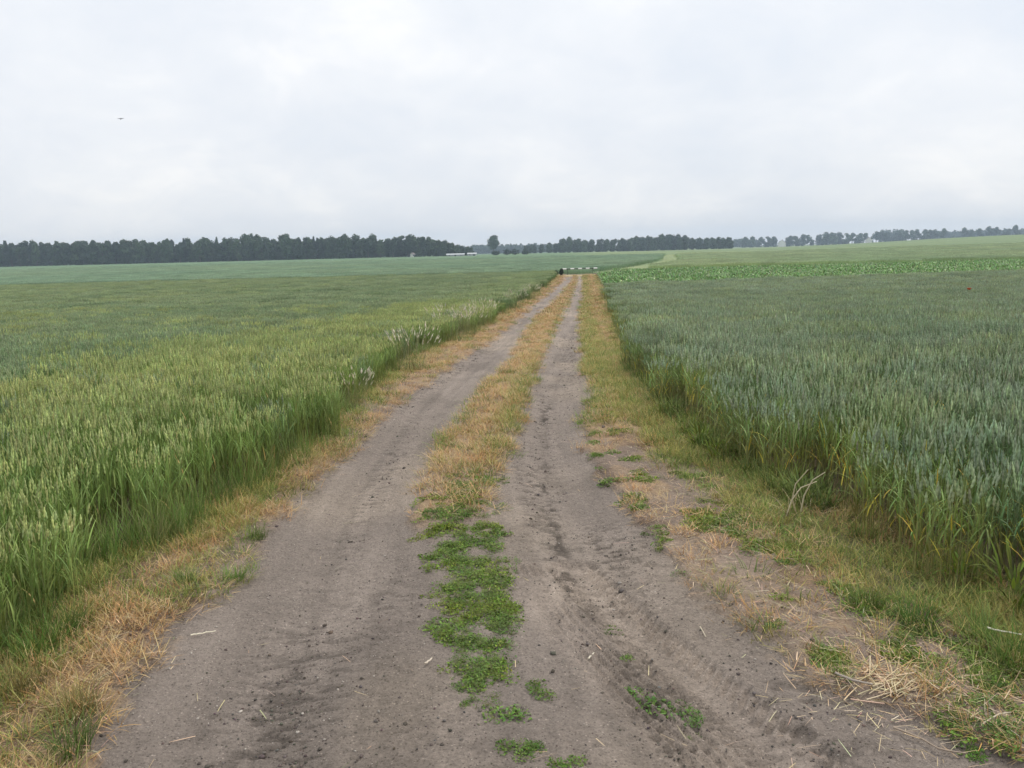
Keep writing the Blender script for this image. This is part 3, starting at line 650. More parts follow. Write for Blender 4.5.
# low weed mat (knotweed) in the middle strip and on the right verge
def rosette(mb, vid, k, rad, sz, c):
    a = rnd(0, 6.283, k); r = rad * np.sqrt(rng.random(k)); hgt = rnd(0.002, .020, k) * (1 - r / rad * .6)
    b = np.stack([np.cos(a) * r, np.sin(a) * r, hgt], 1)
    cards(mb, b, rnd(*sz, k), cvar(c, k, .25), vid, up=1.6, asp=1.25)
    ks = k // 5; a = rnd(0, 6.283, ks)
    blades(mb, np.zeros((ks, 3)) + [0, 0, .004], a, rnd(.5, 1.0, ks) * rad, .002, rnd(.9, 1.4, ks), rnd(0, .2, ks), 2, (.14, .15, .05), (.15, .2, .06), vid)
def weed_set():
    mb = MB()
    for v in range(5): rosette(mb, v, 90, .065, (.006, (.012, .017, .010, .014, .020)[v]), ((.13, .235, .04), (.16, .26, .045), (.10, .19, .04), (.20, .27, .055), (.13, .21, .05))[v])
    return mb
def pdf_mat(x, y):
    cxm = (E(L2, y) + E(R1, y)) / 2 + np.interp(y, [3, 4, 5, 6], [.08, .07, .03, 0]); hw = np.interp(y, [2.9, 3.1, 3.4, 3.8, 4.3, 4.8, 5.3, 6.2], [0, .09, .15, .16, .18, .22, .25, .2])
    e = sstep(1.25, .45, np.abs(x - cxm) / np.maximum(hw, .01) + (fbm(x * 6, y * 6, 3, 37) - .5) * 1.6)
    m1 = e * (y > 2.9) * sstep(6.4, 5.6, y) * sstep(.33, .46, fbm(x * 9, y * 8, 4, 39) + .06)
    l, m_, r, ic = lane_info(x, y)
    patch = sstep(.55, .64, fbm(x * 6.5, y * 5, 4, 33)) * sstep(.2, .5, E(RC, y) - x) * r * sstep(13, 7, y) * (y > 2.0) * np.where(np.hypot(x - 1.4, y - 2.85) < .28, .15, 1)
    return np.clip(m1 * (.42 + .5 * sstep(.4, .6, fbm(x * 22, y * 18, 2, 40))) + patch * .8, 0, 1)
spread('weed_mat', weed_set(), 5, verge_points(40000, 2.0, 14, pdf_mat, 2.2), M_weed, 'low mat of small leaved green weeds in the middle of the track and along its side', 'weeds', sc=(.6, 1.15), tilt=.1)

# loose straw lying about
mb = MB()
def lay_straw(x, y, ln, wd, col, lift=.012):
    k = len(x); az = rnd(0, 6.283, k)
    blades(mb, np.stack([x, y, track_z(x, y) + rnd(.003, lift, k)], 1), az, ln, wd, rnd(1.35, 1.6, k), rng.normal(0, .12, k), 3, col, col * rnd(.85, 1.15, k)[:, None], prof=.15, tipw=.5)
def pdf_straw(x, y):
    l, m_, r, ic = lane_info(x, y)
    return np.clip(.015 + .75 * l + .25 * m_ + r * .75 * sstep(.15, .5, E(RC, y) - x) + .05 * sstep(.3, 0, np.abs(x - E(R2, y))), 0, 1) * (~ic)
x, y = verge_points(17000, 1.9, 16, pdf_straw); k = len(x)
lay_straw(x, y, rnd(.02, .10, k), rnd(.0014, .0034, k), cvar((.50, .39, .25), k, .28), .02)
x = rng.normal(1.38, .2, 420); y = rng.normal(2.9, .2, 420)
lay_straw(x, y, rnd(.02, .09, 420), rnd(.0012, .003, 420), cvar((.54, .43, .28), 420, .25), .02)
link('straw_litter', mb.mesh('straw_litter', False, [M_straw]), kind='stuff', label='loose pale straw scattered on the verges and soil', category='straw')

# crumbs of darker soil and pebbles
def lumps(mb, x, y, sz, col, flat=.6, sink=.25):
    k = len(x); base = np.array([[1, 0, 0], [-1, 0, 0], [0, 1, 0], [0, -1, 0]], float)
    rings, sides = 4, 6; V = np.zeros((k, rings, sides, 3))
    for i in range(rings):
        ph = math.pi * (i + .12) / (rings - 1 + .24)
        for j in range(sides):
            a = 2 * math.pi * j / sides; rr = sz * (1 + rng.normal(0, .18, k))
            V[:, i, j] = np.stack([math.sin(ph) * math.cos(a) * rr, math.sin(ph) * math.sin(a) * rr * .8, math.cos(ph) * rr * flat], 1)
    az = rnd(0, 6.28, k); ca, sa = np.cos(az)[:, None, None], np.sin(az)[:, None, None]
    vx = V[..., 0] * ca - V[..., 1] * sa; vy = V[..., 0] * sa + V[..., 1] * ca
    V[..., 0] = vx + x[:, None, None]; V[..., 1] = vy + y[:, None, None]; V[..., 2] += (track_z(x, y) + sz * flat * (1 - 2 * sink))[:, None, None]
    idx = np.arange(k * rings * sides).reshape(k, rings, sides); nx = np.roll(idx, -1, 2)
    f = np.stack([idx[:, :-1], idx[:, 1:], nx[:, 1:], nx[:, :-1]], -1)
    mb.add(V, f, np.repeat(col, rings * sides, 0))
mb = MB()
n = 130000; y = np.exp(rng.uniform(math.log(1.9), math.log(24), n)); x = xc(y) + rng.uniform(-1.8, 2, n)
c = churn(x, y); l, m_, r, ic = lane_info(x, y)
ok = rng.random(n) < np.clip(c * .55 * sstep(.4, .62, fbm(x * 9, y * 22, 4, 79)) * .8 + .004 * (1 - l) * (1 - r), 0, 1)
x, y, c = x[ok], y[ok], c[ok]
lumps(mb, x, y, np.exp(rng.normal(math.log(.0034), .42, len(x))) * (1 + .03 * y), cvar((.125, .107, .094), len(x), .2))
link('soil_clods', mb.mesh('soil_clods', False, [M_clod]), kind='stuff', label='crumbly dark soil clods churned up in the wheel ruts', category='soil')
mb = MB()
n = 3200; y = np.exp(rng.uniform(math.log(1.9), math.log(12), n)); x = xc(y) + rng.uniform(-1.5, 1.6, n)
l, m_, r, ic = lane_info(x, y); ok = rng.random(n) < (1 - l) * (1 - r) * (.25 + .75 * sstep(.4, .6, fbm(x * .8, y * .6, 2, 13)))
x, y = x[ok], y[ok]
lumps(mb, x, y, np.exp(rng.normal(math.log(.0030), .4, len(x))), np.array((.40, .36, .32)) * rng.uniform(.55, 1.3, (len(x), 1)))
link('gravel', mb.mesh('gravel', True, [M_stone]), kind='stuff', label='small pale pebbles lying in the sandy soil', category='gravel')

# ------------------------------------------------------------------ pixel -> ground point
def at(px, py, dz=0.0):
    d = cf + cr * ((px - 512) / F) - cu * ((py - 384) / F)
    t = np.concatenate([np.arange(1, 60, .01), np.arange(60, 1500, .25)])
    p = d[None] * t[:, None]; z = EYE + p[:, 2] - terr(p[:, 0], p[:, 1]) - dz
    i = int(np.argmax(z < 0)); return float(p[i, 0]), float(p[i, 1])
def ray(px, dist, py=None):
    """point at forward distance dist (metres along +Y) under picture column px, at ground height"""
    hy = 246.9 - (px - 512) * math.tan(R(1.4))
    d = cf + cr * ((px - 512) / F) - cu * (((hy + 5) if py is None else py) - 384) / F
    x = d[0] / d[1] * dist; return x, dist, (float(terr(x, dist)) if py is None else EYE + d[2] / d[1] * dist)
def gz(p): return (p[0], p[1], float(track_z(np.array([p[0]]), np.array([p[1]]))[0]))

# small weed clumps standing alone on the bare soil
wm = weed_set()
def weed_clump_mesh(seed, rad):
    mb = MB()
    for q in range(5):
        o = MB(); rosette(o, 0, 42, rad * .75, (.006, .013), ((.10, .20, .04), (.13, .23, .05), (.09, .17, .04))[q % 3])
        off = np.array([rng.normal(0, rad * .6), rng.normal(0, rad * .4), 0])
        for v, f, c in zip(o.v, o.f, o.c): pass
        base = mb.n
        mb.add(np.concatenate(o.v) + off, np.concatenate(o.f), np.concatenate(o.c))
    return mb.mesh('weed_clump', False, [M_weed])
WV = [weed_clump_mesh(i, .05) for i in range(4)]
clumps = [
    ((500, 716), 1.25, 'thick green weed clump just below the end of the weed mat'),
    ((537, 691), 1.1, 'flat green weed clump to the right of the weed mat tip'),
    ((511, 746), 0.9, 'green weed clump near the bottom edge in the middle of the track'),
    ((534, 749), 0.8, 'small weed clump beside the green one at the bottom edge'),
    ((525, 756), 0.8, 'lowest small weed clump between two others at the bottom edge'),
    ((564, 766), 0.9, 'weed clump cut by the bottom edge of the picture'),
    ((610, 621), 0.9, 'lone weed clump on bare soil right of the weed mat'),
    ((627, 652), 0.6, 'tiny weed clump between the lone one and the tyre print'),
    ((670, 700), 1.5, 'wide weed clump at the foot of the dark churned ridge'),
    ((695, 713), 0.9, 'small weed clump at the right end of the wide one by the tyre print'),
    ((690, 727), 0.7, 'sparse weed clump below the wide one by the tyre print'),
    ((632, 686), 0.8, 'dull weed clump left of the dark churned ridge'),
    ((775, 631), 0.8, 'weed clump beside a dark crack at the edge of the right verge'),
    ((992, 713), 1.2, 'leafy weed clump on bare soil beyond the straw heap'),
    ((1013, 745), 1.6, 'large weed clump in the lower right corner'),
    ((974, 756), 1.0, 'weed clump beside the curved twig near the bottom right'),
    ((456, 688), 0.6, 'tiny olive weed clump left of the weed mat tip'),
    ((469, 702), 0.6, 'small pale weed clump under the left of the weed mat'),
]
src = None
for i, (p, s, lab) in enumerate(clumps):
    o = link('weed_clump', WV[i % 4], None, gz(at(*p)), label=lab, category='weed', group='weed clumps on the bare soil')
    o.rotation_euler = (0, 0, i * 1.9); o.scale = (s, s, s * .9)
# bright grass tufts on the verges
def gt_mesh(c1, c2, k=150, rad=.075, ln=(.08, .19)):
    mb = MB(); tuft(mb, 0, k, rad, ln, (.0025, .0045), (.05, .8), (.2, .9), c1, c2, n=4); return mb.mesh('grass_tuft', False, [M_grass])
GV = [gt_mesh((.09, .17, .03), (.17, .30, .06)), gt_mesh((.10, .16, .035), (.19, .26, .07)), gt_mesh((.2, .17, .06), (.36, .30, .12))]
for i, (p, s, v, lab) in enumerate([
    ((917, 632), 1.0, 0, 'round bright green grass tuft on the right verge below the wheat'),
    ((975, 643), 1.0, 1, 'darker grass tuft on the right verge nearer the wheat'),
    ((1022, 672), 1.2, 0, 'lush grass tuft at the right picture edge under the wheat'),
    ((868, 612), .85, 1, 'grass tuft on the right verge up the track from the round bright one'),
    ((36, 662), 1.1, 0, 'fresh green grass tuft on the brown left verge below the crop'),
    ((78, 722), .9, 2, 'olive brown grass tuft low on the left verge'),
    ((28, 700), .9, 2, 'straw tinged grass tuft on the left verge below the fresh green one'),
    ((62, 640), 1.1, 1, 'dull green grass tuft at the foot of the left crop'),
    ((186, 588), .7, 1, 'small grass tuft at the edge of the left rut'),
    ((258, 541), .7, 1, 'small grass tuft on the left verge where the straw lies pale'),
    ((70, 760), 1.0, 1, 'grey green grass tuft at the bottom of the left verge'),
    ((235, 583), .6, 0, 'tiny green tuft standing in bare soil beside the left rut')]):
    o = link('grass_tuft', GV[v], None, gz(at(*p)), label=lab, category='grass tuft', group='grass tufts on the verges'); o.rotation_euler = (0, 0, i * 2.1); o.scale = (s, s, s)
# pale seeding grass clumps along the left edge
def plume_mesh():
    mb = MB(); k = 60; a = rnd(0, 6.283, k); r = .28 * np.sqrt(rng.random(k)); b = np.stack([np.cos(a) * r, np.sin(a) * r, 0 * a], 1)
    az = a + rng.normal(0, .6, k); lean = rnd(.02, .3, k)
    tip = blades(mb, b, az, rnd(.52, .78, k), .003, lean, .25, 4, cvar((.22, .22, .09), k), cvar((.42, .38, .22), k), prof=.2, tipw=.5)
    ears(mb, tip - [0, 0, .02], az, rnd(.06, .12, k), rnd(.012, .022, k), lean + .35, cvar((.70, .65, .48), k, .12), rings=4, sides=4)
    tuft(mb, 0, 70, .16, (.2, .42), (.004, .008), (.05, .5), (.3, 1.0), (.10, .15, .04), (.22, .26, .09), n=4)
    return mb.mesh('seeding_grass', False, [M_straw])
PV = [plume_mesh() for _ in range(3)]
for i, (p, s, lab) in enumerate([
    ((350, 412), .6, 'pale seeding grass clump nearest the camera at the left crop edge'),
    ((413, 372), .9, 'pale seeding grass clump second along the left crop edge'),
    ((452, 343), 1.15, 'large cream seeding grass clump at the left edge half way down the track'),
    ((468, 337), 1.0, 'cream seeding grass clump just behind the largest one'),
    ((482, 327), 1.1, 'cream seeding grass clump where the left rut narrows'),
    ((516, 310), 1.15, 'far cream seeding grass clump on the left near the track end'),
    ((532, 300), 1.1, 'farthest pale seeding grass clump on the left')]):
    x, y = at(*p); o = link('seeding_grass', PV[i % 3], None, (x + .02, y, float(terr(x + .02, y))), label=lab, category='grass clump', group='seeding grass along the left crop'); o.rotation_euler = (0, 0, i * 1.3); o.scale = (s, s, s)

# straw heap, twigs, single straws, dry stalk bundle
def stalks(name, label, cat, c, n, sp, ln, wd, col, rise=.05, mat=M_straw, ang=None, spread_=.5):
    mb = MB()
    for i in range(n):
        a = (ang if ang is not None else 0) + rng.normal(0, spread_); l = rng.uniform(*ln); ox, oy = rng.normal(0, sp, 2)
        t = np.linspace(-.5, .5, 5); bend = rng.normal(0, .06)
        pts = np.stack([ox + t * l * math.cos(a) - bend * l * (t * t) * 4 * math.sin(a), oy + t * l * math.sin(a) + bend * l * t * t * 4 * math.cos(a), rng.uniform(.008, rise) + t * rng.normal(0, .04) * l * 3], 1)
        pts[:, 2] = np.maximum(pts[:, 2], .004)
        tube(mb, pts, np.full(5, rng.uniform(*wd)), 4, cvar(col, 1, .14)[0])
    o = link(name, mb.mesh(name, True, [mat]), None, gz(c), label=label, category=cat); return o
stalks('straw_heap', 'heap of pale straw lying on the edge of the right verge', 'straw', at(893, 697), 50, .062, (.06, .16), (.0012, .003), (.64, .52, .34), .03, ang=.6, spread_=.5)
def one_stick(name, label, cat, pxs, rad, col, lift=.012, taper=.6):
    P = [gz(at(*p)) for p in pxs]; c = np.array(P[0]); pts = np.array(P) - c; pts[:, 2] += rad + lift
    n = 9; s = np.linspace(0, len(pts) - 1, n); q = np.stack([np.interp(s, np.arange(len(pts)), pts[:, j]) for j in range(3)], 1)
    q[1:-1] += rng.normal(0, rad * .25, (n - 2, 3))
    mb = MB(); tube(mb, q, rad * np.linspace(1, taper, n), 5, col)
    return link(name, mb.mesh(name, True, [M_straw]), None, tuple(c), label=label, category=cat)
one_stick('twig', 'thin grey straight twig reaching from the soil into the straw heap', 'twig', [(835, 687), (852, 694), (872, 700)], .006, (.42, .36, .31), .02)
one_stick('twig', 'long thin curved twig trailing from the straw heap to the bottom right', 'twig', [(893, 733), (920, 745), (940, 757), (966, 760)], .004, (.33, .26, .2))
one_stick('straw_stalk', 'single white straw lying on bare soil by the left rut', 'straw', [(191, 638), (203, 636), (216, 633)], .004, (.80, .73, .58))
one_stick('straw_stalk', 'bleached stalk lying on the right verge under the wheat', 'straw', [(985, 648), (1000, 651), (1020, 656)], .004, (.74, .70, .58), .05)
one_stick('straw_stalk', 'short pale straw lying right of the weed clumps in the middle', 'straw', [(588, 658), (594, 652)], .004, (.72, .66, .54))
one_stick('straw_stalk', 'short straw lying on the soil left of the weed mat', 'straw', [(425, 668), (432, 663)], .005, (.62, .54, .44))
one_stick('straw_stalk', 'thin straw lying beside the bare right corner', 'straw', [(982, 737), (998, 729), (1010, 727)], .003, (.7, .62, .48))
one_stick('straw_stalk', 'thin straw in the tyre rut above the tyre print', 'straw', [(700, 628), (706, 638)], .003, (.66, .58, .44))
x, y = at(800, 520); mb = MB()
tube(mb, [(0, 0, .0), (.02, 0, .12), (.06, -.02, .22), (.13, -.03, .27)], [.006, .005, .004, .003], 5, (.62, .55, .38))
tube(mb, [(-.02, 0, .0), (-.05, 0, .1), (-.04, -.02, .2), (.03, -.03, .29)], [.005, .005, .004, .003], 5, (.58, .5, .34))
tube(mb, [(-.1, -.05, .01), (-.06, -.02, .1), (.0, 0, .17), (.1, .02, .2)], [.004, .004, .004, .003], 5, (.6, .52, .36))
tuft(mb, 0, 60, .09, (.1, .26), (.003, .006), (.5, 1.3), (.2, .8), (.36, .28, .16), (.58, .48, .30), n=4)
link('dry_stalks', mb.mesh('dry_stalks', True, [M_straw]), None, gz((x, y)), label='bent bleached dry stalks leaning out of the wheat edge', category='dry stalks')
# yellow green weed bushes at the wheat edge
def bush_weed():
    mb = MB(); k = 70; a = rnd(0, 6.283, k); r = .10 * np.sqrt(rng.random(k)); c = cvar((.22, .29, .05), k, .25)
    blades(mb, np.stack([np.cos(a) * r, np.sin(a) * r, rnd(0, .16, k)], 1), a, rnd(.05, .13, k), rnd(.012, .022, k), rnd(.2, 1, k), rnd(.2, 1.2, k), 3, c * .8, c, prof=.6, basew=.3)
    return mb.mesh('leafy_weed', False, [M_weed])
BW = bush_weed()
for i, (p, s, lab) in enumerate([((700, 452), 1.0, 'yellow green leafy weed at the wheat edge half way along'), ((717, 462), .85, 'second yellow green weed just in front of the first at the wheat edge'), ((1012, 612), 1.1, 'yellow leaved weed at the wheat foot by the right picture edge'), ((960, 590), .8, 'lime coloured weed low in the front of the wheat')]):
    x, y = at(*p); o = link('leafy_weed', BW, None, gz((x, y)), label=lab, category='weed', group='yellow green weeds at the wheat edge'); o.rotation_euler = (0, 0, i * 1.7); o.scale = (s, s, s)
# poppy
x, y = at(969, 292, .62); t = thing('poppy', 'single orange red poppy standing in the wheat far right', 'flower', (x, y, float(terr(x, y)))); t.scale = (.9, .9, 1.08)
mb = MB(); tube(mb, [(0, 0, 0), (.01, 0, .4), (0, .01, .64)], [.006, .005, .004], 5, (.12, .18, .06)); link('stem', mb.mesh('stem', True, [M_weed]), t)
mb = MB(); a = np.arange(5) * 1.257; blades(mb, np.tile([0, 0, .64], (5, 1)), a, .10, .13, .5, .9, 4, (.7, .1, .03), (.75, .15, .04), prof=.15, basew=.3, tipw=.6)
link('flower', mb.mesh('flower', True, [M_poppy]), t); mb = MB()
blades(mb, np.tile([0.01, 0, .50], (5, 1)), a + .4, .07, .09, .4, .9, 4, (.7, .1, .03), (.75, .15, .04), prof=.15, basew=.3, tipw=.6)
link('flower', mb.mesh('flower', True, [M_poppy]), t)

# ------------------------------------------------------------------ barrier and shrubs at the end of the track
def box(bm, cx, cy_, cz, sx, sy, sz):
    r = bmesh.ops.create_cube(bm, size=1.0, matrix=Matrix.Translation((cx, cy_, cz)) @ Matrix.Diagonal((sx, sy, sz, 1))); return r['verts']
def bm_mesh(name, fn, mat, bevel=0.0):
    bm = bmesh.new(); fn(bm)
    if bevel: bmesh.ops.bevel(bm, geom=bm.edges[:], offset=bevel, segments=2, affect='EDGES')
    me = bpy.data.meshes.new(name); bm.to_mesh(me); bm.free(); me.materials.append(mat); return me
bx, by = 7.3, 88.6; bz = float(terr(bx, by))
t = thing('barrier', 'low barrier pole in white and dark bands across the end of the track', 'barrier', (bx, by, bz), R(3))
ln = 3.6; nb = 9
for i in range(nb):
    a = -ln / 2 + ln / nb * i
    def cyl(bm, a=a):
        bmesh.ops.create_cone(bm, cap_ends=True, segments=12, radius1=.07, radius2=.07, depth=ln / nb - .004, matrix=Matrix.Translation((a + ln / nb / 2, 0, .62)) @ Matrix.Rotation(R(90), 4, 'Y'))
    link('rail_band', bm_mesh('rail_band', cyl, M_white if i % 2 == 0 else M_band, .006), t)
for sx in (-1.3, 1.3):
    link('post', bm_mesh('post', lambda bm: box(bm, sx, 0.13, .30, .06, .06, .66), M_band, .01), t)
def shrub(name, label, cat, loc, w_, h_, d_, col, n=500, size=.16, group=None, stem=True):
    t = thing(name, label, cat, loc, 0, group)
    mb = MB(); k = n
    u = rng.normal(size=(k, 3)); u /= np.linalg.norm(u, axis=1)[:, None]; r = rng.random(k) ** .4
    p = u * r[:, None] * np.array([w_ / 2, d_ / 2, h_ / 2]); p[:, 2] = p[:, 2] * (1 + .0) + h_ * .52
    p *= (1 + .25 * (fbm(p[:, 0] * 2 / max(.5, w_ / 3), p[:, 2] * 2, 2, int(w_ * 10)) - .5))[:, None]; p[:, 2] = np.maximum(p[:, 2], .05)
    cards(mb, p, rnd(.7, 1.3, k) * size, cvar(col, k, .25))
    link('foliage', mb.mesh('foliage', False, [M_leaf]), t)
    mb = MB()
    for i in range(5):
        a = i * 1.256; tube(mb, [(math.cos(a) * .06 * w_, math.sin(a) * .06 * d_, 0), (math.cos(a) * .15 * w_, math.sin(a) * .15 * d_, h_ * .35), (math.cos(a) * .28 * w_, math.sin(a) * .25 * d_, h_ * .7)], [.03 * h_, .02 * h_, .008 * h_], 5, (.1, .08, .06))
    link('stem', mb.mesh('stem', True, [M_bark]), t)
    return t
for (px, py, wd, hh, lab) in ((555.5, 274.6, .42, .45, 'smaller dark shrub left of the striped barrier'), (561, 274.6, .42, .6, 'taller dark shrub beside the left end of the striped barrier')):
    x, y, z = ray(px, 84.0); shrub('shrub', lab, 'shrub', (x, y, z + .12), wd, hh, .5, (.03, .045, .022), 420, .12)

# ------------------------------------------------------------------ trees
def tree_mesh(h, w_, crown0, lobes, col, card, kind='round'):
    """crown mesh and trunk mesh for a tree of height h and crown width w_; crown starts at crown0*h"""
    mb = MB(); z0 = crown0 * h; ch = h - z0
    cen = []
    if kind == 'cone':
        for i in range(lobes):
            t = (i + .5) / lobes; rr = w_ / 2 * (1 - t) ** .8 + .25
            for j in range(3):
                a = rng.uniform(0, 6.28); cen.append((math.cos(a) * rr * .55, math.sin(a) * rr * .55, z0 + ch * t, rr * .62, ch / lobes * .75))
    else:
        for i in range(lobes):
            a = rng.uniform(0, 6.28); t = (i + rng.uniform(.2, .8)) / lobes; prof = math.sin(math.pi * min(.93, .3 + .63 * t)) ** .6
            q = rng.uniform(.15, .65) * w_ / 2 * prof; rr = rng.uniform(.34, .5) * w_ / 2 * (.65 + .5 * prof)
            cen.append((math.cos(a) * q, math.sin(a) * q, z0 + ch * (.07 + .82 * t), rr, rr * rng.uniform(.65, .95)))
    for (cx, cy_, cz, rr, rz) in cen:
        k = int(26 + 20 * rr * rr / (card * card) * .35); k = min(int(k * 1.9), 240)
        u = rng.normal(size=(k, 3)); u /= np.linalg.norm(u, axis=1)[:, None]; r = .55 + .5 * rng.random(k) ** .6
        p = np.array([cx, cy_, cz]) + u * r[:, None] * np.array([rr, rr, rz]); p[:, 2] = np.minimum(p[:, 2], h * 1.02)
        tone = rng.uniform(.8, 1.25)
        cards(mb, p, rnd(.7, 1.5, k) * card, cvar(np.array(col) * tone, k, .2), nrm=u)
    crown = mb.mesh('crown', False, [M_leaf])
    mb = MB(); tr = .02 * h + .06
    tube(mb, [(0, 0, -.3), (.02 * h * .3, 0, h * .2), (0, .01 * h, h * .5), (.01 * h, 0, h * .85)], [tr * 1.2, tr, tr * .65, tr * .2], 7, (.09, .075, .06))
    for (cx, cy_, cz, rr, rz) in cen[::2]:
        zb = max(h * .15, min(cz - .25 * h, h * .6)); tube(mb, [(0, 0, zb), (cx * .5, cy_ * .5, (zb + cz) / 2 + .02 * h), (cx, cy_, cz)], [tr * .45, tr * .3, tr * .1], 5, (.09, .075, .06))
    return crown, mb.mesh('trunk', True, [M_bark])
def make_tree(name, label, meshes, loc, s=(1, 1, 1), rz=0, group=None, cat='tree'):
    t = thing(name, label, cat, loc, rz, group); t.scale = s
    link('crown', meshes[0], t); link('trunk', meshes[1], t); return t
G1 = (.046, .082, .036); G2 = (.058, .096, .040); G3 = (.036, .066, .036)
BROAD = [tree_mesh(10, 8.5, .02, 14, (G1, G2, G1, G2, G3)[i], .85) for i in range(5)]
TALL = [tree_mesh(10, 5.8, .03, 13, (G1, G3, G2)[i], .75) for i in range(3)]
CONE = [tree_mesh(10, 4.2, .05, 9, G3, .7, 'cone') for i in range(3)]
HIGH = [tree_mesh(10, 7.6, .26, 10, (G1, G2, G1)[i], .8) for i in range(3)]
count = 0
def tp(px, dist): return ray(px, dist)
# the long wood on the left: two staggered rows of single trees
top_px = [0, 30, 110, 200, 240, 300, 345, 395, 405, 424, 434, 446, 456, 474]; top_h = [14.8, 14.5, 14.2, 14.0, 14.4, 13.6, 13.4, 11.4, 13.4, 12.6, 10.4, 8.8, 6.6, 4.8]
protos = {}
def proto_dup(key, name, label, meshes, loc, s, rz, group):
    if key not in protos:
        protos[key] = make_tree(name, label, meshes, loc, s, rz, group); return protos[key]
    return dup(protos[key], loc, rz, s, label, group)
for row, (dist, step, off) in enumerate(((478, 6.4, 0), (494, 7.2, 3.0))):
    px = -34 + off
    while px < 474:
        q = px + rng.uniform(-1.6, 1.6)
        r = rng.random(); h = np.interp(q, top_px, top_h) * (rng.uniform(.86, 1.04) if r > .6 else rng.uniform(.82, .97)) * (.96 if row == 0 else 1.05)
        v = int(rng.integers(0, 3))
        kind = ('CONE', CONE) if r < .09 and q < 330 else (('TALL', TALL) if r < .62 else ('BROAD', BROAD))
        if q > 430: kind = ('BROAD', BROAD)
        name = {'CONE': 'conifer', 'TALL': 'forest_tree', 'BROAD': 'forest_tree'}[kind[0]]
        lab = {'CONE': 'dark pointed conifer within the long wood beyond the left field', 'TALL': 'narrow crowned dark tree in the long wood beyond the left field', 'BROAD': 'broad crowned dark tree in the long wood beyond the left field'}[kind[0]]
        s = h / 10; wv = rng.uniform(.72, 1.0)
        x, y, z = tp(q, dist + rng.uniform(-5, 5))
        proto_dup(('w', kind[0], v), name, lab, kind[1][v], (x, y, z), (s * wv, s * wv, s), rng.uniform(0, 6.28), 'trees of the long left wood'); count += 1
        px += step * rng.uniform(.85, 1.15) * (1 if q < 428 else .62)
# the middle wood
mp = [522, 530, 555, 562, 570, 580, 600, 625, 645, 655, 664, 675, 690, 712, 736]; mh = [6, 7.2, 8.2, 11.5, 12.4, 10, 10, 11, 11.6, 11.5, 13.4, 12.6, 10.2, 9.6, 9.4]
for row, (dist, step) in enumerate(((640, 6.2), (662, 6.8))):
    px = 524 + row * 3
    while px < 735:
        q = px + rng.uniform(-1.2, 1.2); h = np.interp(q, mp, mh) * rng.uniform(.88, 1.06) * (1.03 if row else .95) * .94
        v = int(rng.integers(0, 5)); s = h / 10; wv = rng.uniform(.8, 1.05)
        x, y, z = tp(q, dist + rng.uniform(-6, 6))
        proto_dup(('m', v), 'broadleaf_tree', 'round crowned tree in the wood beyond the end of the track', BROAD[v], (x, y, z), (s * wv, s * wv, s), rng.uniform(0, 6.28), 'trees of the wood beyond the track end'); count += 1
        px += step * rng.uniform(.9, 1.15)
# the row of trees on the right
RT = [(745, 10.6, 'B'), (752, 11.0, 'B'), (761.5, 9.8, 'H'), (768, 10.6, 'B'), (774, 10.6, 'B'), (790, 10.4, 'B'), (796, 10.4, 'B'), (803, 11.4, 'B'), (808, 10.4, 'H'),
      (819, 11.0, 'B'), (826, 12.8, 'B'), (833, 12.2, 'B'), (839, 12.0, 'B'), (847, 10.8, 'B'), (852, 10.6, 'H'), (860, 10.2, 'B'), (866, 10.2, 'H'), (876, 10.8, 'H'), (882, 10.6, 'H'),
      (887, 10.0, 'B'), (898, 10.6, 'H'), (905, 11.2, 'H'), (911, 11, 'H'), (917, 11.4, 'H'), (924, 11.2, 'H'), (930, 10.6, 'H'), (935, 10.4, 'H')]
ORD = 'first second third fourth fifth sixth seventh eighth ninth tenth eleventh twelfth thirteenth fourteenth fifteenth sixteenth seventeenth eighteenth nineteenth twentieth'.split() + ['twenty-' + q for q in 'first second third fourth fifth sixth seventh'.split()]
for i, (px, h, kd) in enumerate(RT):
    ms_ = BROAD if kd == 'B' else HIGH; v = i % len(ms_); s = h * 1.25 / 10
    x, y, z = tp(px, 1050 + rng.uniform(-14, 14))
    proto_dup(('r', kd, v), 'roadside_tree', ORD[i] + (' tree, a bushy one,' if kd == 'B' else ' tree, clear trunked,') + ' counting rightwards along the hazy distant row', ms_[v], (x, y, z), (s * 1.08, s * 1.08, s), rng.uniform(0, 6.28), 'distant tree row on the right'); count += 1
for i, px in enumerate((758, 765, 781, 787, 812, 822, 843, 856, 871, 893, 901, 914, 921, 927)):
    x, y, z = tp(px, 1066); s = rng.uniform(.62, .8)
    proto_dup(('h', i % 5), 'hedge_tree', 'low bushy tree filling the gaps under the distant tree row', BROAD[i % 5], (x, y, z), (s * 1.5, s * 1.3, s), i, 'low trees under the distant row'); count += 1
for (px, h, kd, lab) in ((943, 11.5, 'H', 'single tree standing apart right of the distant row'), (964, 11.6, 'H', 'tall first tree of the short clump near the right edge'), (971, 9, 'B', 'low bushy tree in the short clump near the right edge'), (979, 10.2, 'H', 'middle tree of the short clump near the right edge'),
                         (989, 11.6, 'H', 'widest tree of the short clump near the right edge'), (996, 11.0, 'H', 'last tree of the short clump near the right edge'), (1008, 9.0, 'B', 'low tree just left of the last tree on the right horizon'), (1015.5, 12.2, 'H', 'last tall tree on the right horizon'), (952.5, 3.6, 'B', 'small low bush tree between the single tree and the right clump'),
                         (1003, 7.5, 'B', 'low hedge tree joining the last trees at the right edge')):
    ms_ = BROAD if kd == 'B' else HIGH; s = h * 1.2 / 10; x, y, z = tp(px, 1020)
    make_tree('roadside_tree', lab, ms_[int(px) % len(ms_)], (x, y, z), (s, s, s), px); count += 1
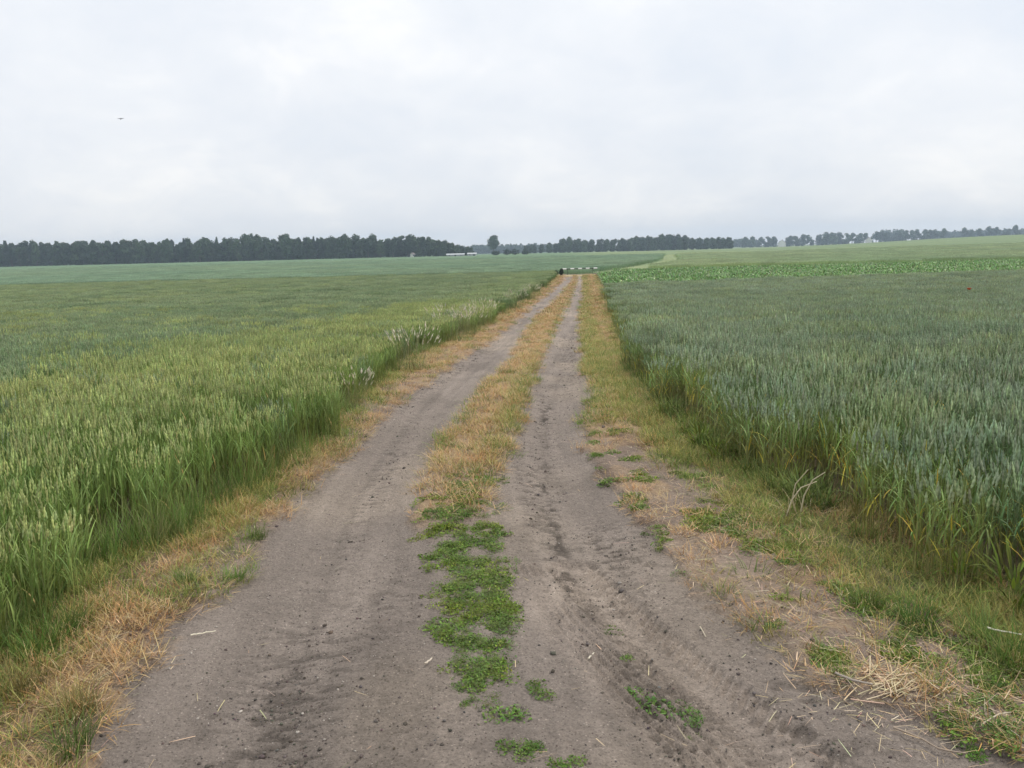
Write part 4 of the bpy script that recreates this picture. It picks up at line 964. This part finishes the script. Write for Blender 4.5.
# the lone tree left of the track end, with hedge shrubs below it
x, y, z = tp(493.3, 600); make_tree('lone_tree', 'lone round crowned tree on a thin trunk in the gap between the woods', tree_mesh(10.8, 8.6, .34, 16, G1, .65), (x, y, z), (1.2, 1.2, 1.2)); count += 1
for (px, wd, hh, lab) in ((495.5, 4.6, 2.6, 'shorter dark hedge bush under the lone tree'), (507, 4.6, 3.2, 'dark hedge bush left half of the longer pair near the lone tree'), (515, 5.4, 3.3, 'dark hedge bush right half of the longer pair near the lone tree'), (525, 4.0, 2.4, 'dark bush between the hedge and the middle wood')):
    x, y, z = tp(px, 450); shrub('hedge_bush', lab, 'bush', (x, y, z - .2), wd, hh, 2.6, G3, 520, .5)
# far woods fading in the haze behind the gaps
mb = MB()
for (p0, p1, dist, h0, h1) in ((-45, 425, 525, 11.5, 9.5), (450, 560, 1150, 11, 11), (690, 760, 1250, 11, 11), (880, 905, 1250, 17, 17), (925, 1060, 1300, 13, 13)):
    for px in np.arange(p0, p1, 1.3):
        x, y, z = tp(px, dist + rng.uniform(-15, 15)); hh = np.interp(px, [p0, p1], [h0, h1]) * rng.uniform(.8, 1.12); k = 80
        u = rng.normal(size=(k, 3)); u /= np.linalg.norm(u, axis=1)[:, None]
        p = np.array([x, y, z + hh * .5]) + u * (.6 + .45 * rng.random((k, 1))) * np.array([2.6, 2.6, hh * .52]); cards(mb, p, rnd(1.6, 3.0, k) * (1 if dist < 600 else 1.5), cvar(G2, k, .2))
link('far_woods', mb.mesh('far_woods', False, [M_leaf]), kind='stuff', label='far woods fading into haze behind the nearer trees and their gaps', category='woods')

# ------------------------------------------------------------------ buildings
def house(name, label, loc, rz, w_, d_, hw, hr, roofm, chimney=True):
    t = thing(name, label, 'house' if hw > 2.2 else 'shed', loc, rz)
    def walls(bm):
        vs = [(-w_/2, -d_/2, -.5), (w_/2, -d_/2, -.5), (w_/2, d_/2, -.5), (-w_/2, d_/2, -.5), (-w_/2, -d_/2, hw), (w_/2, -d_/2, hw), (w_/2, d_/2, hw), (-w_/2, d_/2, hw), (-w_/2, 0, hw + hr), (w_/2, 0, hw + hr)]
        v = [bm.verts.new(p) for p in vs]
        for f in ((0, 1, 5, 4), (2, 3, 7, 6), (1, 2, 6, 9, 5), (3, 0, 4, 8, 7)): bm.faces.new([v[i] for i in f])
    link('wall', bm_mesh('wall', walls, M_sheet if hw < 1 else M_wall), t)
    def roof(bm):
        e = .35; th = .16; sl = hr / (d_ / 2)
        for sgn in (-1, 1):
            pts = [(-w_/2 - e, sgn * (d_/2 + e), hw - sl * e), (w_/2 + e, sgn * (d_/2 + e), hw - sl * e), (w_/2 + e, 0, hw + hr), (-w_/2 - e, 0, hw + hr)]
            lo = [bm.verts.new((a, b, c + .01)) for a, b, c in pts]; hi = [bm.verts.new((a, b, c + th)) for a, b, c in pts]
            bm.faces.new(lo); bm.faces.new(hi)
            for i in range(4): bm.faces.new((lo[i], lo[(i + 1) % 4], hi[(i + 1) % 4], hi[i]))
        bmesh.ops.recalc_face_normals(bm, faces=bm.faces[:])
    rf = link('roof', bm_mesh('roof', roof, roofm), t)
    if chimney: link('chimney', bm_mesh('chimney', lambda bm: box(bm, w_ * .2, 0, hw + hr + .3, .5, .5, 1.2), M_redroof), rf)
    nw = max(2, int(w_ / 2.6))
    for i in range(nw):
        xx = -w_/2 + w_ * (i + .5) / nw
        if i == nw // 2: link('door', bm_mesh('door', lambda bm: box(bm, xx, -d_/2 - .02, min(1.0, hw * .45), .95, .08, min(2.0, hw * .9)), M_dark), t)
        else:
            f = link('window', bm_mesh('window', lambda bm: box(bm, xx, -d_/2 - .02, hw * .58, 1.2, .08, min(1.2, hw * .5)), M_white), t)
            link('pane', bm_mesh('pane', lambda bm: box(bm, xx, -d_/2 - .04, hw * .58, 1.0, .08, min(1.0, hw * .4)), M_glass), f)
    return t
def hx(px, dist): x, y, z = tp(px, dist); return (x, y, z)
house('house', 'white gabled house in front of the tree row on the right horizon', hx(782, 1000), R(70), 10, 8, 4.6, 3.2, M_roof)
house('house', 'small pale house among the trees further right on the horizon', hx(868.5, 1010), R(75), 8, 6.6, 4.2, 2.6, M_roof)
house('field_hut', 'tiny pale hut at the foot of the left wood', hx(412.5, 462), R(60), 1.9, 1.6, 1.5, .7, M_roof, False)
house('long_shed', 'long low pale shed left of the lone tree', hx(455.5, 452), R(-1.5), 9, 3, .75, .5, M_sheet, False)
house('long_shed', 'shorter pale shed right of the long low one', hx(472, 452), R(-1.5), 4.4, 3, .9, .55, M_sheet, False)

# ------------------------------------------------------------------ bird
d = cf + cr * ((121 - 512) / F) - cu * ((119 - 384) / F); p = d * 62
sec = []; span = .46
for s_ in np.linspace(-1, 1, 21):
    a = abs(s_); body = math.exp(-(a / .09) ** 2)
    sec.append((s_ * span / 2, (.13 * (1 - a) ** .6 + .02 + .18 * body), .012 + .075 * body, .05 * math.sin(a * 2.2) - .0 + .01 * body, -.05 * a * a))
V = []
for (x, ch, th, z, yo) in sec:
    for j in range(8):
        a = 2 * math.pi * j / 8; V.append((x, yo + ch / 2 * math.cos(a), z + th / 2 * math.sin(a)))
ix = np.arange(len(V)).reshape(21, 8); nx = np.roll(ix, -1, 1)
f = np.stack([ix[:-1], nx[:-1], nx[1:], ix[1:]], -1).reshape(-1, 4)
caps = np.array([[0, 1, 2, 3], [0, 3, 4, 7], [4, 5, 6, 7]]); f = np.concatenate([f, caps, caps + 160])
o = link('bird', np_mesh('bird', np.array(V), f, None, True, [M_feather]), None, (float(p[0]), float(p[1]), float(EYE + p[2])), label='small dark bird gliding high over the left field', category='bird')
o.rotation_euler = (R(28), R(-4), R(12))

# ------------------------------------------------------------------ haze
bm = bmesh.new(); box(bm, 0, 650, 11, 3600, 2300, 40); bmesh.ops.recalc_face_normals(bm, faces=bm.faces[:])
me = bpy.data.meshes.new('haze'); bm.to_mesh(me); bm.free()
mt, t = mat_new('haze_air'); pv = N(t, 'ShaderNodeVolumePrincipled'); pv.inputs['Color'].default_value = (.66, .82, 1, 1); pv.inputs['Density'].default_value = 0.00040; pv.inputs['Anisotropy'].default_value = 0.2
out = N(t, 'ShaderNodeOutputMaterial'); L(t, pv.outputs[0], out.inputs['Volume']); me.materials.append(mt)
link('haze', me, kind='stuff', label='thin pale air haze over the whole landscape', category='haze')
